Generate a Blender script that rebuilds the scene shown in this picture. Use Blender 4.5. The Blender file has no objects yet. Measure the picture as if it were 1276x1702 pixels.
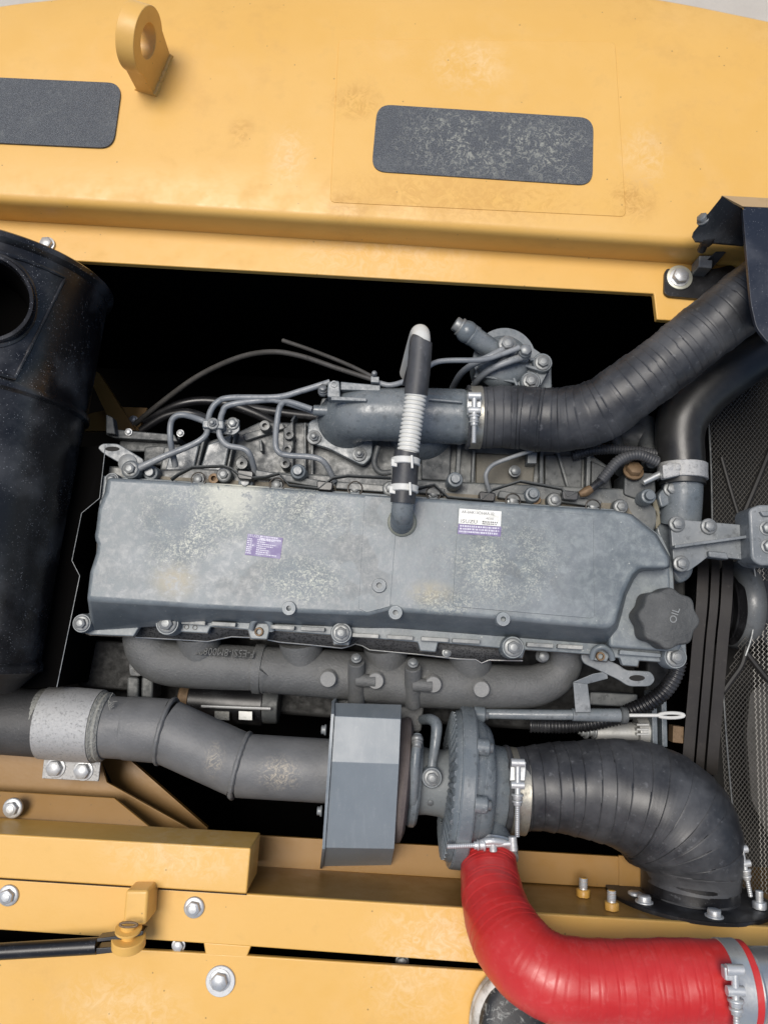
import bpy, bmesh, math, random
from mathutils import Vector, Matrix
random.seed(7)
R = math.radians
SC = bpy.context.scene
COL = SC.collection

# ------------------------------------------------------------------ camera, sky, sun, exposure
H = 1.12                      # camera height above the deck plates (z = 0)
TILT, YAW = R(8.84), R(3.2)
FPX, CX, CY = 1279.0, 638.0, 851.0
cam = bpy.data.cameras.new('camera'); camo = bpy.data.objects.new('camera', cam)
COL.objects.link(camo)
camo.location = (0, 0, H); camo.rotation_euler = (TILT, 0, YAW)
cam.sensor_fit = 'VERTICAL'; cam.sensor_height = 36.0; cam.lens = 36.0*FPX/1702.0
cam.clip_start = 0.05; cam.clip_end = 200
SC.camera = camo
w = bpy.data.worlds.new('World'); SC.world = w; w.use_nodes = True
nt = w.node_tree
sky = nt.nodes.new('ShaderNodeTexSky'); sky.sky_type = 'NISHITA'; sky.sun_disc = False
SUN_EL, SUN_AZ = R(76), R(-60)         # azimuth measured from +Y towards +X
sky.sun_elevation = SUN_EL; sky.sun_rotation = SUN_AZ
sky.air_density = 1.0; sky.dust_density = 2.0; sky.ozone_density = 0.6
nt.links.new(sky.outputs[0], nt.nodes['Background'].inputs[0])
nt.nodes['Background'].inputs[1].default_value = 0.05
sl = bpy.data.lights.new('sun', 'SUN'); sl.energy = 1.5; sl.angle = R(28); sl.color = (1.0, 0.95, 0.88)
so = bpy.data.objects.new('sun', sl); COL.objects.link(so)
sd = Vector((math.sin(SUN_AZ)*math.cos(SUN_EL), math.cos(SUN_AZ)*math.cos(SUN_EL), math.sin(SUN_EL)))
so.rotation_euler = sd.to_track_quat('Z', 'Y').to_euler(); so.location = sd*5
SC.view_settings.view_transform = 'Standard'; SC.view_settings.look = 'None'
SC.view_settings.gamma = 1.0; SC.view_settings.use_curve_mapping = False
SC.view_settings.exposure = 1.08

# ------------------------------------------------------------------ pixel -> place helpers
CM = Matrix.Translation((0, 0, H)) @ Matrix.Rotation(YAW, 4, 'Z') @ Matrix.Rotation(TILT, 4, 'X')
CMI = CM.inverted()
def P(x, y, z=0.0):
    d = (CM.to_3x3() @ Vector(((x-CX)/FPX, -(y-CY)/FPX, -1.0)))
    t = (z-H)/d.z
    return Vector((0, 0, H)) + d*t
def depth(p): return -(CMI @ p).z
def M(px, p): return px*depth(p)/FPX                 # pixel length at a place -> metres

# ------------------------------------------------------------------ mesh helpers
W = {}
def mk(name, bm, mat, parent=None, bev=0, ang=38, seg=2, label=None, cat=None, group=None, kind=None, sharp=True):
    bmesh.ops.recalc_face_normals(bm, faces=bm.faces)
    mn = Vector((1e9,)*3); mx = -mn
    for v in bm.verts:
        for i in range(3):
            mn[i] = min(mn[i], v.co[i]); mx[i] = max(mx[i], v.co[i])
    c = Vector(((mn.x+mx.x)/2, (mn.y+mx.y)/2, mn.z))
    for v in bm.verts: v.co -= c
    for f in bm.faces: f.smooth = True
    for e in bm.edges:
        if len(e.link_faces) == 2 and e.calc_face_angle(0) > R(ang): e.smooth = False
    me = bpy.data.meshes.new(name); bm.to_mesh(me); bm.free()
    me.materials.append(mat)
    o = bpy.data.objects.new(name, me); COL.objects.link(o)
    if parent is not None:
        o.parent = parent; o.location = c - W[parent]
    else: o.location = c
    W[o] = c
    if bev:
        b = o.modifiers.new('bevel', 'BEVEL'); b.width = bev; b.segments = seg
        b.limit_method = 'ANGLE'; b.angle_limit = R(30); b.harden_normals = True
    tag(o, label, cat, group, kind)
    return o
def tag(o, label=None, cat=None, group=None, kind=None):
    if label: o['label'] = label
    if cat: o['category'] = cat
    if group: o['group'] = group
    if kind: o['kind'] = kind
    return o
def thing(name, label, cat, loc, group=None):
    o = bpy.data.objects.new(name, None); COL.objects.link(o)
    o.empty_display_size = 0.02
    o.location = loc; W[o] = Vector(loc)
    return tag(o, label, cat, group)

def add_prism(bm, top, vec):
    a = [bm.verts.new(p) for p in top]; b = [bm.verts.new(p+vec) for p in top]
    n = len(a)
    bm.faces.new(a); bm.faces.new(b[::-1])
    for i in range(n): bm.faces.new((a[i], b[i], b[(i+1) % n], a[(i+1) % n]))
    return bm
def poly(pts, z):
    out = []
    for p in pts:
        out.append(P(p[0], p[1], p[2] if len(p) > 2 else z))
    return out
def rounded(pts, r, n=5):
    out = []; N = len(pts)
    for i in range(N):
        p = Vector(pts[i]); a = Vector(pts[i-1]); b = Vector(pts[(i+1) % N])
        da = (a-p); db = (b-p); rr = min(r, da.length*.48, db.length*.48)
        s = p+da.normalized()*rr; e = p+db.normalized()*rr
        for k in range(n+1):
            t = k/n
            q = s*(1-t)**2 + p*2*t*(1-t) + e*t*t
            out.append(tuple(q))
    return out
def prism(pts, z, th, bm=None):
    bm = bm or bmesh.new()
    return add_prism(bm, poly(pts, z), Vector((0, 0, -th)))
def solid(pts3, vec, bm=None):
    return add_prism(bm or bmesh.new(), pts3, Vector(vec))
def add_box(bm, c, sx, sy, sz, rot=None):
    m = Matrix.Translation(c) @ ((rot.to_4x4()) if rot else Matrix()) @ Matrix.Diagonal((sx, sy, sz, 1))
    bmesh.ops.create_cube(bm, size=1, matrix=m); return bm
def sweep(pts, rad, segs=24, caps=True, bm=None, closed=False, squash=None):
    bm = bm or bmesh.new()
    n = len(pts); T = []
    for i in range(n):
        a = pts[i-1] if (i > 0 or closed) else pts[0]; b = pts[(i+1) % n] if (i < n-1 or closed) else pts[-1]
        d = b-a
        if d.length < 1e-9: d = T[-1] if T else Vector((1, 0, 0))
        T.append(d.normalized())
    u = T[0].orthogonal().normalized(); rings = []
    for i in range(n):
        if i: u = (u - T[i]*u.dot(T[i])); u = u.normalized() if u.length > 1e-6 else T[i].orthogonal().normalized()
        v = T[i].cross(u)
        rings.append([bm.verts.new(pts[i] + (u*math.cos(2*math.pi*k/segs) + v*math.sin(2*math.pi*k/segs))*rad[i]) for k in range(segs)])
    m = n if closed else n-1
    for i in range(m):
        A, B = rings[i], rings[(i+1) % n]
        for k in range(segs): bm.faces.new((A[k], A[(k+1) % segs], B[(k+1) % segs], B[k]))
    if caps and not closed:
        bm.faces.new(rings[0][::-1]); bm.faces.new(rings[-1])
    return bm
def cat(vals, i, t):
    n = len(vals); p0 = vals[max(i-1, 0)]; p1 = vals[i]; p2 = vals[min(i+1, n-1)]; p3 = vals[min(i+2, n-1)]
    return 0.5*((2*p1)+(p2-p0)*t+(2*p0-5*p1+4*p2-p3)*t*t+(3*p1-p0-3*p2+p3)*t**3)
def path(pts, n=8):
    """[(x, y, z, r_px)] -> smooth list of places and radii in metres"""
    ps = [P(a, b, c) for a, b, c, r in pts]; rs = [M(q[3], p) for q, p in zip(pts, ps)]
    op, orr = [], []
    for i in range(len(ps)-1):
        for k in range(n):
            t = k/n; op.append(cat(ps, i, t)); orr.append(max(cat(rs, i, t), 1e-4))
    op.append(ps[-1]); orr.append(rs[-1])
    return op, orr
def resample(pts, rad, step):
    L = [0]
    for i in range(1, len(pts)): L.append(L[-1]+(pts[i]-pts[i-1]).length)
    n = max(2, int(L[-1]/step)); op, orr, os_ = [], [], []
    j = 0
    for k in range(n+1):
        s = L[-1]*k/n
        while j < len(pts)-2 and L[j+1] < s: j += 1
        t = (s-L[j])/max(L[j+1]-L[j], 1e-9); t = min(max(t, 0), 1)
        op.append(pts[j].lerp(pts[j+1], t)); orr.append(rad[j]*(1-t)+rad[j+1]*t); os_.append(s)
    return op, orr, os_
def tube(pts, n=8, segs=16, bm=None, caps=True):
    a, b = path(pts, n); return sweep(a, b, segs, caps, bm)
def line(a, b, prof, segs=32, bm=None, caps=True):
    """turned shape: a, b places; prof = [(t, r_m)] along a->b (t in 0..1)"""
    return sweep([a.lerp(b, t) for t, r in prof], [max(r, 1e-5) for t, r in prof], segs, caps, bm)
def disc(p, d, prof, segs=24, bm=None):
    """turned shape from p along d; prof = [(h_m, r_m)]"""
    d = Vector(d).normalized()
    bm = bm or bmesh.new()
    u = d.orthogonal().normalized(); v = d.cross(u); rings = []
    for h, r in prof:
        rings.append([bm.verts.new(p+d*h+(u*math.cos(2*math.pi*k/segs)+v*math.sin(2*math.pi*k/segs))*max(r, 1e-5)) for k in range(segs)])
    for i in range(len(rings)-1):
        A, B = rings[i], rings[i+1]
        for k in range(segs): bm.faces.new((A[k], A[(k+1) % segs], B[(k+1) % segs], B[k]))
    bm.faces.new(rings[0][::-1]); bm.faces.new(rings[-1])
    return bm

# ------------------------------------------------------------------ materials
MAT = {}
class NB:
    def __init__(s, name):
        m = bpy.data.materials.new(name); m.use_nodes = True; s.m = m; s.t = m.node_tree
        s.b = s.t.nodes['Principled BSDF']; MAT[name] = m
        s.geo = s.t.nodes.new('ShaderNodeNewGeometry')
    def n(s, typ, **kw):
        x = s.t.nodes.new(typ)
        for k, v in kw.items(): setattr(x, k, v)
        return x
    def l(s, a, b): s.t.links.new(a, b)
    def noise(s, scale, detail=4, rough=.55, vec=None, dist=0):
        x = s.n('ShaderNodeTexNoise'); x.inputs['Scale'].default_value = scale; x.inputs['Detail'].default_value = detail
        x.inputs['Roughness'].default_value = rough; x.inputs['Distortion'].default_value = dist
        s.l(vec or s.geo.outputs['Position'], x.inputs['Vector']); return x.outputs['Fac']
    def voro(s, scale, vec=None, feature='F1'):
        x = s.n('ShaderNodeTexVoronoi', feature=feature); x.inputs['Scale'].default_value = scale
        s.l(vec or s.geo.outputs['Position'], x.inputs['Vector']); return x.outputs['Distance']
    def ramp(s, fac, a, b, lo=0, hi=1):
        x = s.n('ShaderNodeMapRange', interpolation_type='SMOOTHSTEP')
        for i, v in zip((1, 2, 3, 4), (a, b, lo, hi)): x.inputs[i].default_value = v
        s.l(fac, x.inputs[0]); return x.outputs[0]
    def math(s, op, a, b=None):
        x = s.n('ShaderNodeMath', operation=op)
        for i, v in enumerate((a, b)):
            if v is None: continue
            if isinstance(v, (int, float)): x.inputs[i].default_value = v
            else: s.l(v, x.inputs[i])
        return x.outputs[0]
    def mix(s, fac, a, b):
        x = s.n('ShaderNodeMix', data_type='RGBA')
        if isinstance(fac, (int, float)): x.inputs[0].default_value = fac
        else: s.l(fac, x.inputs[0])
        for i, v in ((6, a), (7, b)):
            if isinstance(v, tuple): x.inputs[i].default_value = (*v, 1)
            else: s.l(v, x.inputs[i])
        return x.outputs[2]
    def up(s, lo=.5, hi=1):
        x = s.n('ShaderNodeSeparateXYZ'); s.l(s.geo.outputs['Normal'], x.inputs[0]); return s.ramp(x.outputs[2], lo, hi)
    def spot(s, p, r0, r1, sx=1, sy=1):
        v = s.n('ShaderNodeVectorMath', operation='SUBTRACT'); s.l(s.geo.outputs['Position'], v.inputs[0]); v.inputs[1].default_value = p
        m = s.n('ShaderNodeVectorMath', operation='MULTIPLY'); s.l(v.outputs[0], m.inputs[0]); m.inputs[1].default_value = (1/sx, 1/sy, 0)
        q = s.n('ShaderNodeVectorMath', operation='LENGTH'); s.l(m.outputs[0], q.inputs[0])
        return s.ramp(q.outputs['Value'], r0, r1, 1, 0)
    def edge(s, r=.0022):
        bv = s.n('ShaderNodeBevel'); bv.samples = 4; bv.inputs[0].default_value = r
        d = s.n('ShaderNodeVectorMath', operation='DOT_PRODUCT'); s.l(bv.outputs[0], d.inputs[0]); s.l(s.geo.outputs['Normal'], d.inputs[1])
        return s.math('MULTIPLY', s.ramp(d.outputs['Value'], .96, .80), s.ramp(s.noise(120, 5, .7), .38, .60))
    def out(s, col, rough=.5, metal=0, bump=None, bs=.2, bd=.002, spec=None, coat=0):
        for k, v in (('Base Color', col), ('Roughness', rough), ('Metallic', metal)):
            i = s.b.inputs[k]
            if isinstance(v, tuple): i.default_value = (*v, 1)
            elif isinstance(v, (int, float)): i.default_value = v
            else: s.l(v, i)
        if spec is not None: s.b.inputs['Specular IOR Level'].default_value = spec
        if coat: s.b.inputs['Coat Weight'].default_value = coat; s.b.inputs['Coat Roughness'].default_value = .15
        if bump is not None:
            x = s.n('ShaderNodeBump'); x.inputs['Strength'].default_value = bs; x.inputs['Distance'].default_value = bd
            s.l(bump, x.inputs['Height']); s.l(x.outputs[0], s.b.inputs['Normal'])
        return s.m

def mat_yellow(name, base, stains=()):
    k = NB(name); q = base[0]/.7
    n1 = k.noise(5, 5); n2 = k.noise(26, 6, .65); n3 = k.noise(140, 3); n4 = k.noise(11, 6, .6, dist=.6); n5 = k.noise(48, 9, .8, dist=1.6)
    c = k.mix(k.ramp(n1, .35, .7, 0, .5), base, tuple(b*f for b, f in zip(base, (1.06, 1.1, 1.3))))
    c = k.mix(k.math('MULTIPLY', k.ramp(n2, .56, .72), .16), c, (.5*q, .30*q, .09*q))
    c = k.mix(k.math('MULTIPLY', k.ramp(n4, .55, .78), .12), c, (.76*q, .52*q, .27*q))
    for (p, r, sx, sy, colr, amt) in stains:
        f = k.math('MULTIPLY', k.spot(p, r*.2, r, sx, sy), k.math('ADD', k.math('MULTIPLY', k.ramp(n5, .44, .60), .7), k.math('MULTIPLY', k.ramp(n2, .42, .60), .3)))
        c = k.mix(k.math('MULTIPLY', f, amt), c, colr)
    c = k.mix(k.math('MULTIPLY', k.math('MULTIPLY', k.ramp(k.noise(3.2, 7, .65, dist=.4), .50, .68), k.ramp(n2, .40, .62)), .22), c, (.50*q, .27*q, .07*q))
    c = k.mix(k.math('MULTIPLY', k.ramp(k.voro(38), .06, .03), .6), c, (.16, .10, .04))
    return k.out(c, k.ramp(n2, .3, .75, .34, .55), 0, n3, .10, .0012)

def mat_paint(name, base, dust=(.30, .31, .31), amt=.5, rough=.45, bump=160, bs=.12, mott=.55, wear=0):
    k = NB(name); n1 = k.noise(18, 6, .6); n2 = k.noise(90, 5, .6); n3 = k.noise(bump, 3)
    f = k.math('MULTIPLY', k.math('MULTIPLY', k.ramp(n1, .36, .68), k.up(.2, .95)), amt)
    c = k.mix(f, base, dust)
    c = k.mix(k.math('MULTIPLY', k.ramp(n2, .54, .70), mott), c, tuple(b*.42 for b in base))
    c = k.mix(k.math('MULTIPLY', k.ramp(n2, .40, .28), .35*amt*2), c, dust)
    sp = k.math('MULTIPLY', k.ramp(k.voro(260), .22, .12), k.ramp(k.noise(35, 3), .48, .62))
    c = k.mix(k.math('MULTIPLY', sp, .55), c, tuple(min(1, d*1.5) for d in dust))
    if wear: c = k.mix(k.math('MULTIPLY', k.edge(), wear), c, (.34, .36, .37))
    h = k.math('ADD', n3, k.math('MULTIPLY', n2, 1.5))
    return k.out(c, k.ramp(n2, .3, .7, rough-.12, rough+.14), 0, h, bs, .0015)
YB = (.69, .400, .098)
YSH = (.27, .145, .036)  # same yellow darkened: shade inside the bay is put into the colour
def st(x, y, rpx, sx, sy, col, amt, z=0.0):
    p = P(x, y, z); return (p, M(rpx, p), sx, sy, col, amt)
BR = (.45, .22, .035); PALE = (.80, .60, .36); MUD = (.66, .37, .09)
yel_cw = mat_yellow('yellow_counterweight', YB, [st(760, 330, 170, 1.6, .35, BR, 0.77, .06), st(740, 320, 190, 1.5, .4, MUD, 0.68, .06), st(780, 110, 90, 1, .8, PALE, 0.42, .06),
    st(400, 220, 40, .7, 1, BR, 0.59, .06), st(575, 345, 55, 1, .6, BR, 0.59, .06), st(590, 170, 60, 1, .8, BR, 0.68, .06), st(1050, 330, 60, 1, 1, BR, 0.68, .06), st(480, 260, 80, .6, 1, PALE, 0.42, .06), st(1070, 260, 80, .7, 1, PALE, 0.42, .06)])
yel = mat_yellow('yellow_paint', YB, [st(730, 1560, 130, 1.2, .6, PALE, .65), st(690, 1640, 120, 1, .8, PALE, .4), st(200, 1680, 160, 1, .5, PALE, .4), st(640, 430, 160, 1.5, .4, PALE, .4), st(300, 1420, 120, 1.4, .5, PALE, .45)])
yel_shade = mat_yellow('yellow_inner_shade', YSH)
k = NB('ground_concrete'); n = k.noise(3, 8, .7); k.out(k.mix(n, (.36, .33, .29), (.56, .52, .46)), .9, 0, k.noise(40, 6), .3, .01)

def grip():
    k = NB('grip_pad'); f = k.noise(900, 3, .7); g = k.noise(18, 6, .65); v = k.noise(130, 6, .75, dist=1.2)
    c = k.mix(k.ramp(f, .45, .62), (.055, .060, .068), (.17, .18, .19))
    dirt = k.math('MAXIMUM', k.spot(P(800, 235, .06), .01, .15, 1.25, .6), k.spot(P(925, 255, .06), .01, .08, .9, .9))
    sp = k.math('MULTIPLY', k.ramp(v, .50, .60), k.ramp(g, .36, .56))
    c = k.mix(k.math('MULTIPLY', sp, k.math('ADD', k.math('MULTIPLY', dirt, .55), .06)), c, (.50, .50, .42))
    c = k.mix(k.math('MULTIPLY', k.ramp(g, .5, .75), .35), c, (.17, .18, .18))
    return k.out(c, .85, 0, f, .6, .002)
grip_m = grip()

EG = (.122, .142, .156)
grey = mat_paint('engine_grey', EG, amt=.35, rough=.32, wear=.6)
grey_d = mat_paint('engine_grey_dark', (.055, .06, .062), (.16, .165, .16), .5, .55)
grey_l = mat_paint('bracket_grey', (.15, .165, .175), (.34, .35, .35), .5, .40, wear=.6)
head_m = mat_paint('head_grey', (.075, .083, .086), (.24, .24, .22), .5, .42, mott=.38, wear=.5)
line_m = mat_paint('fuel_line_grey', (.17, .185, .20), (.36, .37, .37), .5, .38)
blockm = mat_paint('block_dark', (.009, .0092, .009), (.022, .022, .020), .5, .7)
def shield():
    k = NB('shield_grey'); mp = k.n('ShaderNodeVectorMath', operation='MULTIPLY'); k.l(k.geo.outputs['Position'], mp.inputs[0]); mp.inputs[1].default_value = (1, .16, .3)
    st_ = k.noise(130, 5, .7, mp.outputs[0]); n = k.noise(20, 6, .6); g = k.noise(240, 4, .7)
    c = k.mix(n, (.165, .190, .208), (.215, .243, .262)); c = k.mix(k.math('MULTIPLY', k.ramp(st_, .5, .75), .25), c, (.30, .32, .33))
    c = k.mix(k.math('MULTIPLY', k.ramp(g, .60, .70), .3), c, (.34, .35, .34)); c = k.mix(k.math('MULTIPLY', k.edge(), .6), c, (.45, .47, .48))
    return k.out(c, k.ramp(n, .3, .7, .28, .42), 0, g, .06, .001)
shield_m = shield()

def cover():
    k = NB('valve_cover_paint')
    n1 = k.noise(14, 6, .6); n2 = k.noise(75, 6, .65, dist=.5); n3 = k.noise(230, 4, .7, dist=1.0); n4 = k.noise(170, 3)
    scr = k.noise(150, 6, .75, dist=2.2)
    c = k.mix(k.ramp(n1, .3, .7), (.112, .133, .146), (.185, .207, .222))
    up = k.up(.75, .98)
    # greenish-pale haze of dried water over the top
    hz = k.math('MULTIPLY', k.math('MULTIPLY', k.ramp(n2, .40, .70), up), .28)
    c = k.mix(hz, c, (.36, .40, .39))
    wb = k.voro(34); wn = k.ramp(wb, .30, .36, 1, 0)
    dk = 0
    def S(x, y, r0, r1, sx=1, sy=1):
        p = P(x, y, .03); return k.spot(p, M(r0, p), M(r1, p), sx, sy)
    reg = k.math('MAXIMUM', S(600, 930, 30, 110, .8, 1.2), S(640, 850, 10, 60)); reg = k.math('MAXIMUM', reg, S(880, 960, 10, 90)); reg = k.math('MAXIMUM', reg, S(400, 960, 10, 70)); reg = k.math('MAXIMUM', reg, S(520, 850, 10, 60))
    wm = k.math('MULTIPLY', k.math('MULTIPLY', reg, k.ramp(k.noise(24, 2, .4), .50, .54)), .55)
    c = k.mix(wm, c, (.10, .112, .118))
    mud1 = S(370, 840, 20, 95, 1.0, .9); mud1 = k.math('MAXIMUM', mud1, S(300, 880, 20, 90, 1.1, 1))
    mud1 = k.math('MAXIMUM', mud1, k.math('MULTIPLY', S(480, 850, 10, 130, 1.2, .7), .8))
    mud2 = k.math('MAXIMUM', S(500, 960, 20, 70, 1.3, .8), S(830, 930, 20, 120, 1, .8)); mud2 = k.math('MAXIMUM', mud2, S(740, 1000, 10, 60, 1.2, .5))
    reg2 = k.math('MAXIMUM', mud1, mud2)
    fleck = k.math('MULTIPLY', k.ramp(n3, .50, .60), reg2)
    fleck2 = k.math('MULTIPLY', k.ramp(scr, .54, .585), k.math('ADD', k.math('MULTIPLY', reg2, .9), .10))
    big = k.ramp(k.noise(16, 3, .5), .28, .56); fleck = k.math('MULTIPLY', fleck, big); fleck2 = k.math('MULTIPLY', fleck2, k.math('ADD', k.math('MULTIPLY', big, .8), .2))
    c = k.mix(k.math('MULTIPLY', fleck, .75), c, (.46, .47, .40))
    c = k.mix(k.math('MULTIPLY', k.math('MULTIPLY', fleck2, up), .85), c, (.60, .60, .50))
    # the smeared pale wash between the two patches, hard-edged
    ws = k.math('MULTIPLY', S(385, 815, 20, 75, .9, 1), k.ramp(n2, .36, .46))
    c = k.mix(k.math('MULTIPLY', ws, .8), c, (.54, .54, .46))
    rst = k.math('MAXIMUM', S(290, 965, 5, 60, .9, .7), k.math('MULTIPLY', S(715, 985, 5, 50, 1.1, .6), .8))
    c = k.mix(k.math('MULTIPLY', k.math('MULTIPLY', rst, k.ramp(n2, .30, .6)), .45), c, (.46, .36, .18))
    sp = k.math('MULTIPLY', k.ramp(k.voro(95), .13, .08), k.ramp(k.noise(30, 2), .52, .6))
    c = k.mix(k.math('MULTIPLY', sp, .55), c, (.52, .53, .48))
    c = k.mix(k.math('MULTIPLY', k.edge(.003), .7), c, (.40, .42, .42))
    r = k.math('ADD', k.ramp(n2, .3, .7, .33, .50), k.math('MULTIPLY', reg2, .15))
    return k.out(c, r, 0, n4, .12, .0012)
cover_m = cover()

def cast(name, a, b, bs=.5, rough=.7):
    k = NB(name); n = k.noise(30, 6, .6); g = k.noise(260, 4, .7)
    c = k.mix(n, a, b); c = k.mix(k.math('MULTIPLY', k.ramp(g, .6, .75), .4), c, tuple(x*1.9 for x in b))
    return k.out(c, rough, 0, g, bs, .002)
iron_m = cast('cast_iron', (.062, .064, .063), (.155, .158, .156), .7, .5)
pipe_m = cast('exhaust_grey', (.085, .087, .088), (.18, .182, .182), .35, .48)
rust_m = cast('rusty_iron', (.06, .05, .048), (.17, .14, .13), .6, .8)
ltgrey_cast = cast('turbo_cast', (.12, .135, .14), (.20, .215, .22), .35, .55)
cap_m = cast('oil_cap', (.028, .03, .031), (.13, .133, .13), .9, .6)
mudpipe = None
def mud_pipe():
    k = NB('exhaust_muddy'); n = k.noise(30, 6, .6); g = k.noise(260, 4, .7); sc = k.noise(75, 8, .8, dist=2.5)
    c = k.mix(n, (.085, .087, .088), (.18, .182, .182))
    def S(x, y, r0, r1, sx, sy): p = P(x, y, -.04); return k.spot(p, M(r0, p), M(r1, p), sx, sy)
    f = k.math('MAXIMUM', S(466, 1284, 4, 46, 1.1, .8), k.math('MULTIPLY', S(358, 1262, 2, 40, .6, 1), .7))
    c = k.mix(k.math('MULTIPLY', f, k.ramp(sc, .47, .60)), c, (.40, .35, .27))
    return k.out(c, .5, 0, g, .35, .002)
mudpipe = mud_pipe()

def blackm(name, base, rough, dust=0, scale=900, coat=0, grey_=(.35, .36, .38)):
    k = NB(name); n = k.noise(9, 5)
    c = base
    if dust:
        sp = k.math('MULTIPLY', k.ramp(k.voro(scale), .30, .16), k.ramp(k.noise(20, 5), .35, .65))
        rnd = k.ramp(k.noise(scale*.7, 1), .50, .66)
        c = k.mix(k.math('MULTIPLY', k.math('MULTIPLY', sp, rnd), dust), base, grey_)
        c = k.mix(k.math('MULTIPLY', k.ramp(k.noise(14, 6), .45, .75), .12), c, grey_)
    return k.out(c, k.ramp(n, .3, .7, rough-.06, rough+.1), 0, k.noise(120, 4), .08, .001, coat=coat)
black_mf = blackm('muffler_black', (.008, .008, .0095), .26, 1.0, 480, grey_=(.45, .46, .48))
black_gl = blackm('black_paint', (.008, .008, .009), .33, .35, 500)
black_bk = blackm('bracket_blueblack', (.012, .016, .026), .28, .4, 420)
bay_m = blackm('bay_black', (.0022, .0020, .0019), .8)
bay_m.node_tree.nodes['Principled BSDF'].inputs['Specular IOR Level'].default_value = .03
seal_m = blackm('dark_seam', (.01, .009, .008), .8)

def rubber(name, base, dustc, amt, rough=.55):
    k = NB(name); n = k.noise(11, 6, .65); g = k.noise(90, 6, .7); f = k.noise(420, 2)
    c = k.mix(k.math('MULTIPLY', k.ramp(n, .35, .72), amt), base, dustc)
    c = k.mix(k.math('MULTIPLY', k.ramp(g, .58, .72), amt*.8), c, tuple(min(1, d*1.5) for d in dustc))
    return k.out(c, k.ramp(n, .3, .7, rough-.08, rough+.12), 0, f, .10, .0008)
rub = rubber('hose_rubber', (.020, .021, .024), (.095, .098, .104), .65, .46)
rub2 = rubber('hose_woven', (.016, .016, .016), (.05, .05, .048), .4, .34)
belt_m = rubber('belt_rubber', (.022, .019, .017), (.05, .045, .04), .5, .6)
def red():
    k = NB('red_silicone'); n = k.noise(9, 5); g = k.noise(60, 6, .7, dist=.8)
    c = k.mix(k.ramp(n, .35, .7), (.47, .020, .019), (.56, .038, .037))
    c = k.mix(k.math('MULTIPLY', k.ramp(g, .5, .8), .22), c, (.66, .20, .19))
    return k.out(c, k.ramp(g, .3, .7, .30, .46), 0, k.noise(200, 3), .06, .001)
red_m = red()
def metal(name, col, rough, noise_=60, bs=.1, dirt=.3, mt=.9, dc=(.12, .11, .09)):
    k = NB(name); n = k.noise(noise_, 6, .65); g = k.noise(noise_*5, 3)
    c = k.mix(k.math('MULTIPLY', k.ramp(n, .5, .72), dirt), col, dc)
    return k.out(c, k.ramp(n, .3, .7, rough-.08, rough+.12), mt, g, bs, .001)
zinc = metal('zinc_bolt', (.55, .56, .56), .45, 120, .1, .35, .55)
steel = metal('clamp_steel', (.55, .56, .55), .36, 60, .12, .4, .7)
band_m = metal('band_steel', (.42, .40, .34), .38, 70, .2, .6, .7)
galv = metal('aluminised_clamp', (.50, .50, .49), .52, 260, .9, .75, .55, (.20, .20, .195))
alu = metal('aluminium_pipe', (.50, .51, .52), .34, 30, .05, .25)
bolt_g = metal('grey_bolt', (.17, .18, .185), .42, 90, .1, .35, .35, (.06, .06, .06))
bolt_l = metal('worn_bolt', (.24, .25, .25), .45, 90, .1, .4, .4, (.12, .115, .10))
bolt_k = metal('dark_bolt', (.06, .055, .05), .5, 90, .1, .4, .5, (.1, .06, .03))
bolt_y = mat_yellow('yellow_bolt', (.55, .30, .06))
brass = metal('brass_fitting', (.17, .11, .06), .6, 120, .3, .6, .3, (.07, .05, .03))
k = NB('white_plastic'); whitep = k.out(k.mix(k.noise(60, 5), (.50, .50, .47), (.66, .66, .63)), .5)
k = NB('white_label'); lab_w = k.out(k.mix(k.ramp(k.noise(120, 5), .45, .7), (.78, .78, .74), (.62, .62, .56)), .45)
k = NB('purple_label'); lab_p = k.out(k.mix(k.ramp(k.noise(90, 5), .4, .7), (.16, .12, .27), (.26, .23, .36)), .5)
k = NB('label_ink_white'); ink_w = k.out((.62, .60, .68), .5)
k = NB('label_ink_black'); ink_k = k.out((.10, .10, .11), .5)
k = NB('fibre_wrap'); wrap_m = k.out(k.mix(k.noise(300, 4, .8), (.10, .10, .09), (.50, .50, .46)), .7, .3, k.noise(220, 4), .9, .003)
k = NB('mesh_wire'); wire_m = k.out((.21, .20, .18), .5, .2)
k = NB('strap_black'); strap_m = k.out((.012, .011, .010), .6)
k = NB('shoe_rubber'); shoe_w = k.out(k.mix(k.ramp(k.noise(50, 6, .7), .4, .65), (.62, .60, .55), (.33, .31, .27)), .6)
def shoe_up():
    k = NB('shoe_upper'); g = k.noise(90, 6, .75, dist=1.2)
    return k.out(k.mix(k.ramp(g, .52, .64), (.018, .020, .022), (.20, .21, .20)), .5, 0, k.noise(200, 3), .15, .001)
shoe_u = shoe_up()
k = NB('shoe_piping'); pip_m = k.out((.25, .27, .27), .5)

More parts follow.
